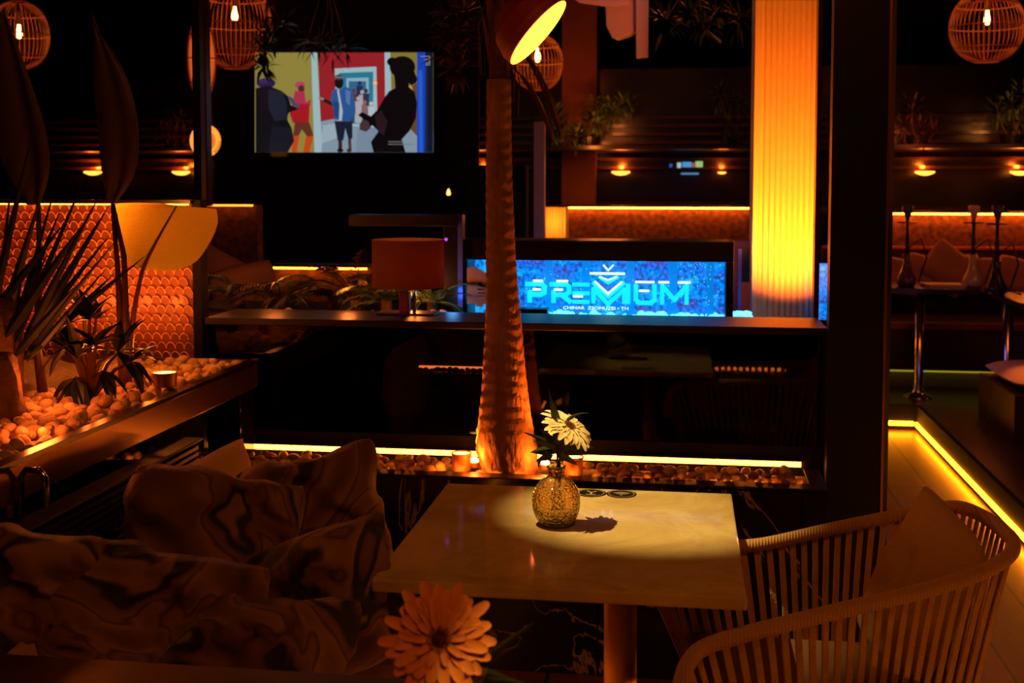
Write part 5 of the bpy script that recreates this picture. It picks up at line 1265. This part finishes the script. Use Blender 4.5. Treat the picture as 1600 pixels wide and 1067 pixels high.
# ================================================================== SHRUBS, garlands and ceiling foliage
def bush(name, label, pts, n_, ll, mat, Y, dy=.15, lw=.02, cat_='plant', stem_to=None, pot=None):
    lf = MB(); st_ = MB(); t = None; x0 = sum(p[0] for p in pts)/len(pts); y0 = sum(p[1] for p in pts)/len(pts); b0 = U(x0, stem_to if stem_to is not None else y0, Y=Y)
    if Y == 9.3: b0.z = zs_
    t = thing(name, label, cat_, b0)
    for (px, py, r_) in pts:
        c = U(px, py, Y=Y); rr_ = r_*Y/F
        st_.tube([b0, b0.lerp(c, .5)+Vector((random.uniform(-.03, .03), 0, 0)), c], .004, 5)
        for k_ in range(n_):
            d = Vector((random.gauss(0, 1), random.gauss(0, 1), random.gauss(.1, 1))).normalized(); s0 = c+d*rr_*random.uniform(.1, .8)
            s0.y = Y+(s0.y-Y)*dy*6
            lf.leaf(s0, d+Vector((0, 0, .2)), ll*random.uniform(.6, 1.2), lw, droop=.5, seg=3, fold=.3)
    if Y == 9.3: MB().lathe([(.07, 0), (.09, .07), (.08, .07), (.001, .06)], (b0.x, 9.33, zs_), 16).build('pot', black_satin, t)
    if pot:
        zt_ = b0.z; MB().boxb(b0.x-.16, b0.x+.16, Y-.12, Y+.12, pot, zt_).build('pot', black_satin, t, bevel=.004)
    lf.build('leaves', mat, t); st_.build('branches', MATS['stalk_dark'], t)
    return t
bush('leafy_bush', 'amber-tipped leafy bush on the far shelf beside the concrete column', [(870, 205, 28), (900, 215, 30), (930, 195, 30), (955, 175, 24), (975, 165, 18), (935, 165, 22), (865, 180, 20)], 110, .075, leaf_mid, 9.3, lw=.018, stem_to=228)
light('POINT', U(925, 225, Y=9.05), 5, (1, .22, .03), .04)
light('POINT', U(950, 190, Y=8.9), 4, (1, .22, .04), .04)
bush('leafy_bush', 'dark leafy bush left of the glowing fluted column', [(1140, 195, 26), (1155, 160, 24), (1125, 150, 24), (1150, 215, 22)], 60, .08, leaf_mid, 9.3, lw=.016, stem_to=228)
bush('leafy_bush', 'reddish leafy bush above the far wall light, right of the glossy pillar', [(1425, 175, 26), (1440, 205, 26), (1410, 200, 20), (1460, 210, 16)], 60, .08, leaf_red, 9.3, lw=.016, stem_to=228)
light('POINT', U(1435, 205, Y=9.0), 5, (1, .15, .04), .04)
bush('leafy_bush', 'dim leafy bush on the far shelf at the right edge', [(1580, 165, 26), (1600, 150, 26), (1560, 175, 20), (1590, 190, 20)], 55, .08, leaf_mid, 9.3, lw=.016, stem_to=228)
light('POINT', U(1590, 195, Y=9.0), 2.5, (1, .3, .05), .04)
bush('leafy_bush', 'sparse reddish twigs between the banana leaf and the black post', [(278, 190, 26), (262, 205, 22), (290, 210, 16), (250, 205, 24)], 45, .07, leaf_red, 9.3, lw=.014, stem_to=228)
light('POINT', U(285, 200, Y=9.0), 3, (1, .2, .04), .04)
bush('hanging_garland', 'hanging garland of brownish leaves between the television and the palm', [(705, 20, 20), (715, 50, 22), (708, 85, 22), (715, 110, 18), (725, 20, 18), (700, 60, 16)], 34, .085, leaf_red, 4.6, lw=.03, stem_to=-60)
light('POINT', U(735, 60, Y=4.3), .30, (1, .2, .05), .05)
bush('hanging_garland', 'faint leaf garland hanging from the ceiling right of the white speaker', [(1040, 30, 30), (1080, 25, 30), (1120, 20, 30), (1155, 30, 28), (1100, 45, 20)], 30, .10, leaf_dark, 6.2, stem_to=-60)
light('POINT', U(1075, -10, Y=5.9), .3, (1, .45, .08), .08)
bush('hanging_garland', 'dark leaves hanging over the top edge of the television', [(500, 70, 18), (520, 80, 16), (540, 76, 14), (480, 66, 14)], 24, .12, leaf_dark, 6.5, lw=.012, stem_to=-40)
bush('hanging_garland', 'dark leaves hanging beside the big rattan pendant', [(415, 80, 16), (420, 60, 18), (440, 40, 18), (410, 105, 12)], 28, .09, leaf_dark, 6.0, lw=.025, stem_to=-40)
# white ceiling projector / speaker
q0 = U(975, 20, Y=6.0)
th = thing('ceiling_speaker', 'pale rounded ceiling unit hanging at the top beside the concrete column', 'speaker', q0)
gw = M('pale_plastic', '#b8a8bc', rough=.5)
MB().prism([tuple((U(a_, b_, Y=6).x, U(a_, b_, Y=6).z)) for a_, b_ in ((945, -20), (1000, -20), (993, 48), (985, 54), (965, 60), (955, 56), (947, 40))], 6.0, 6.10).build('body', gw, th, bevel=.006)
MB().prism([tuple((U(a_, b_, Y=5.95).x, U(a_, b_, Y=5.95).z)) for a_, b_ in ((993, -20), (1013, -20), (1012, 88), (994, 90))], 5.95, 6.02).build('panel', gw, th, bevel=.004)
MB().prism([tuple((U(a_, b_, Y=5.9).x, U(a_, b_, Y=5.9).z)) for a_, b_ in ((885, -10), (975, -10), (985, 6), (960, 11), (905, 3))], 5.9, 5.94).build('top_disc', gw, th, bevel=.004)
light('POINT', U(990, -60, Y=5.6), .5, (.6, .25, .6), .35)
# purple status light, small lamps
q = U(697, 374, Y=4.15); tag(MB().ell(q, (.006, .006, .006), 10, 8).build('indicator_light', emat('purple_led', (.6, .05, .9), 1.2), smooth=True), 'tiny purple indicator light beside the lampshade', 'light')
q = U(692, 207, Y=7.6); tag(MB().tube([q+Vector((0, .02, 0)), (q.x, q.y+.02, 3.3)], .004, 5).lathe([(.012, -.02), (.016, -.01), (.012, .01), (.006, .03), (.001, .035)], q, 12).build('candle_lamp', emat('candle_glow', (1, .45, .12), 6), smooth=True), 'tiny amber lamp right of the television', 'lamp')
q = U(701, 300, Y=7.0); tag(MB().tube([q+Vector((0, .02, 0)), (q.x, q.y+.02, 3.3)], .004, 5).lathe([(.012, -.02), (.016, -.01), (.012, .01), (.006, .03), (.001, .035)], q, 12).build('candle_lamp', emat('candle_glow2', (1, .45, .12), 2.5), smooth=True), 'tiny amber lamp below the television, left of the palm', 'lamp')
# ================================================================== ROOM LIGHT
light('AREA', (.45, 1.1, 3.2), 14.0, (1, .25, .013), .6, target=(.25, 2.3, .6), name='room_downlight')
light('AREA', (-1.3, .9, 3.2), .6, (1, .16, .03), .6, target=(-1.2, 2.2, .6), name='room_downlight')
light('AREA', (1.6, 5.6, 3.2), 8.0, (1, .15, .012), .5, target=(1.2, 5.4, 0), name='room_downlight')
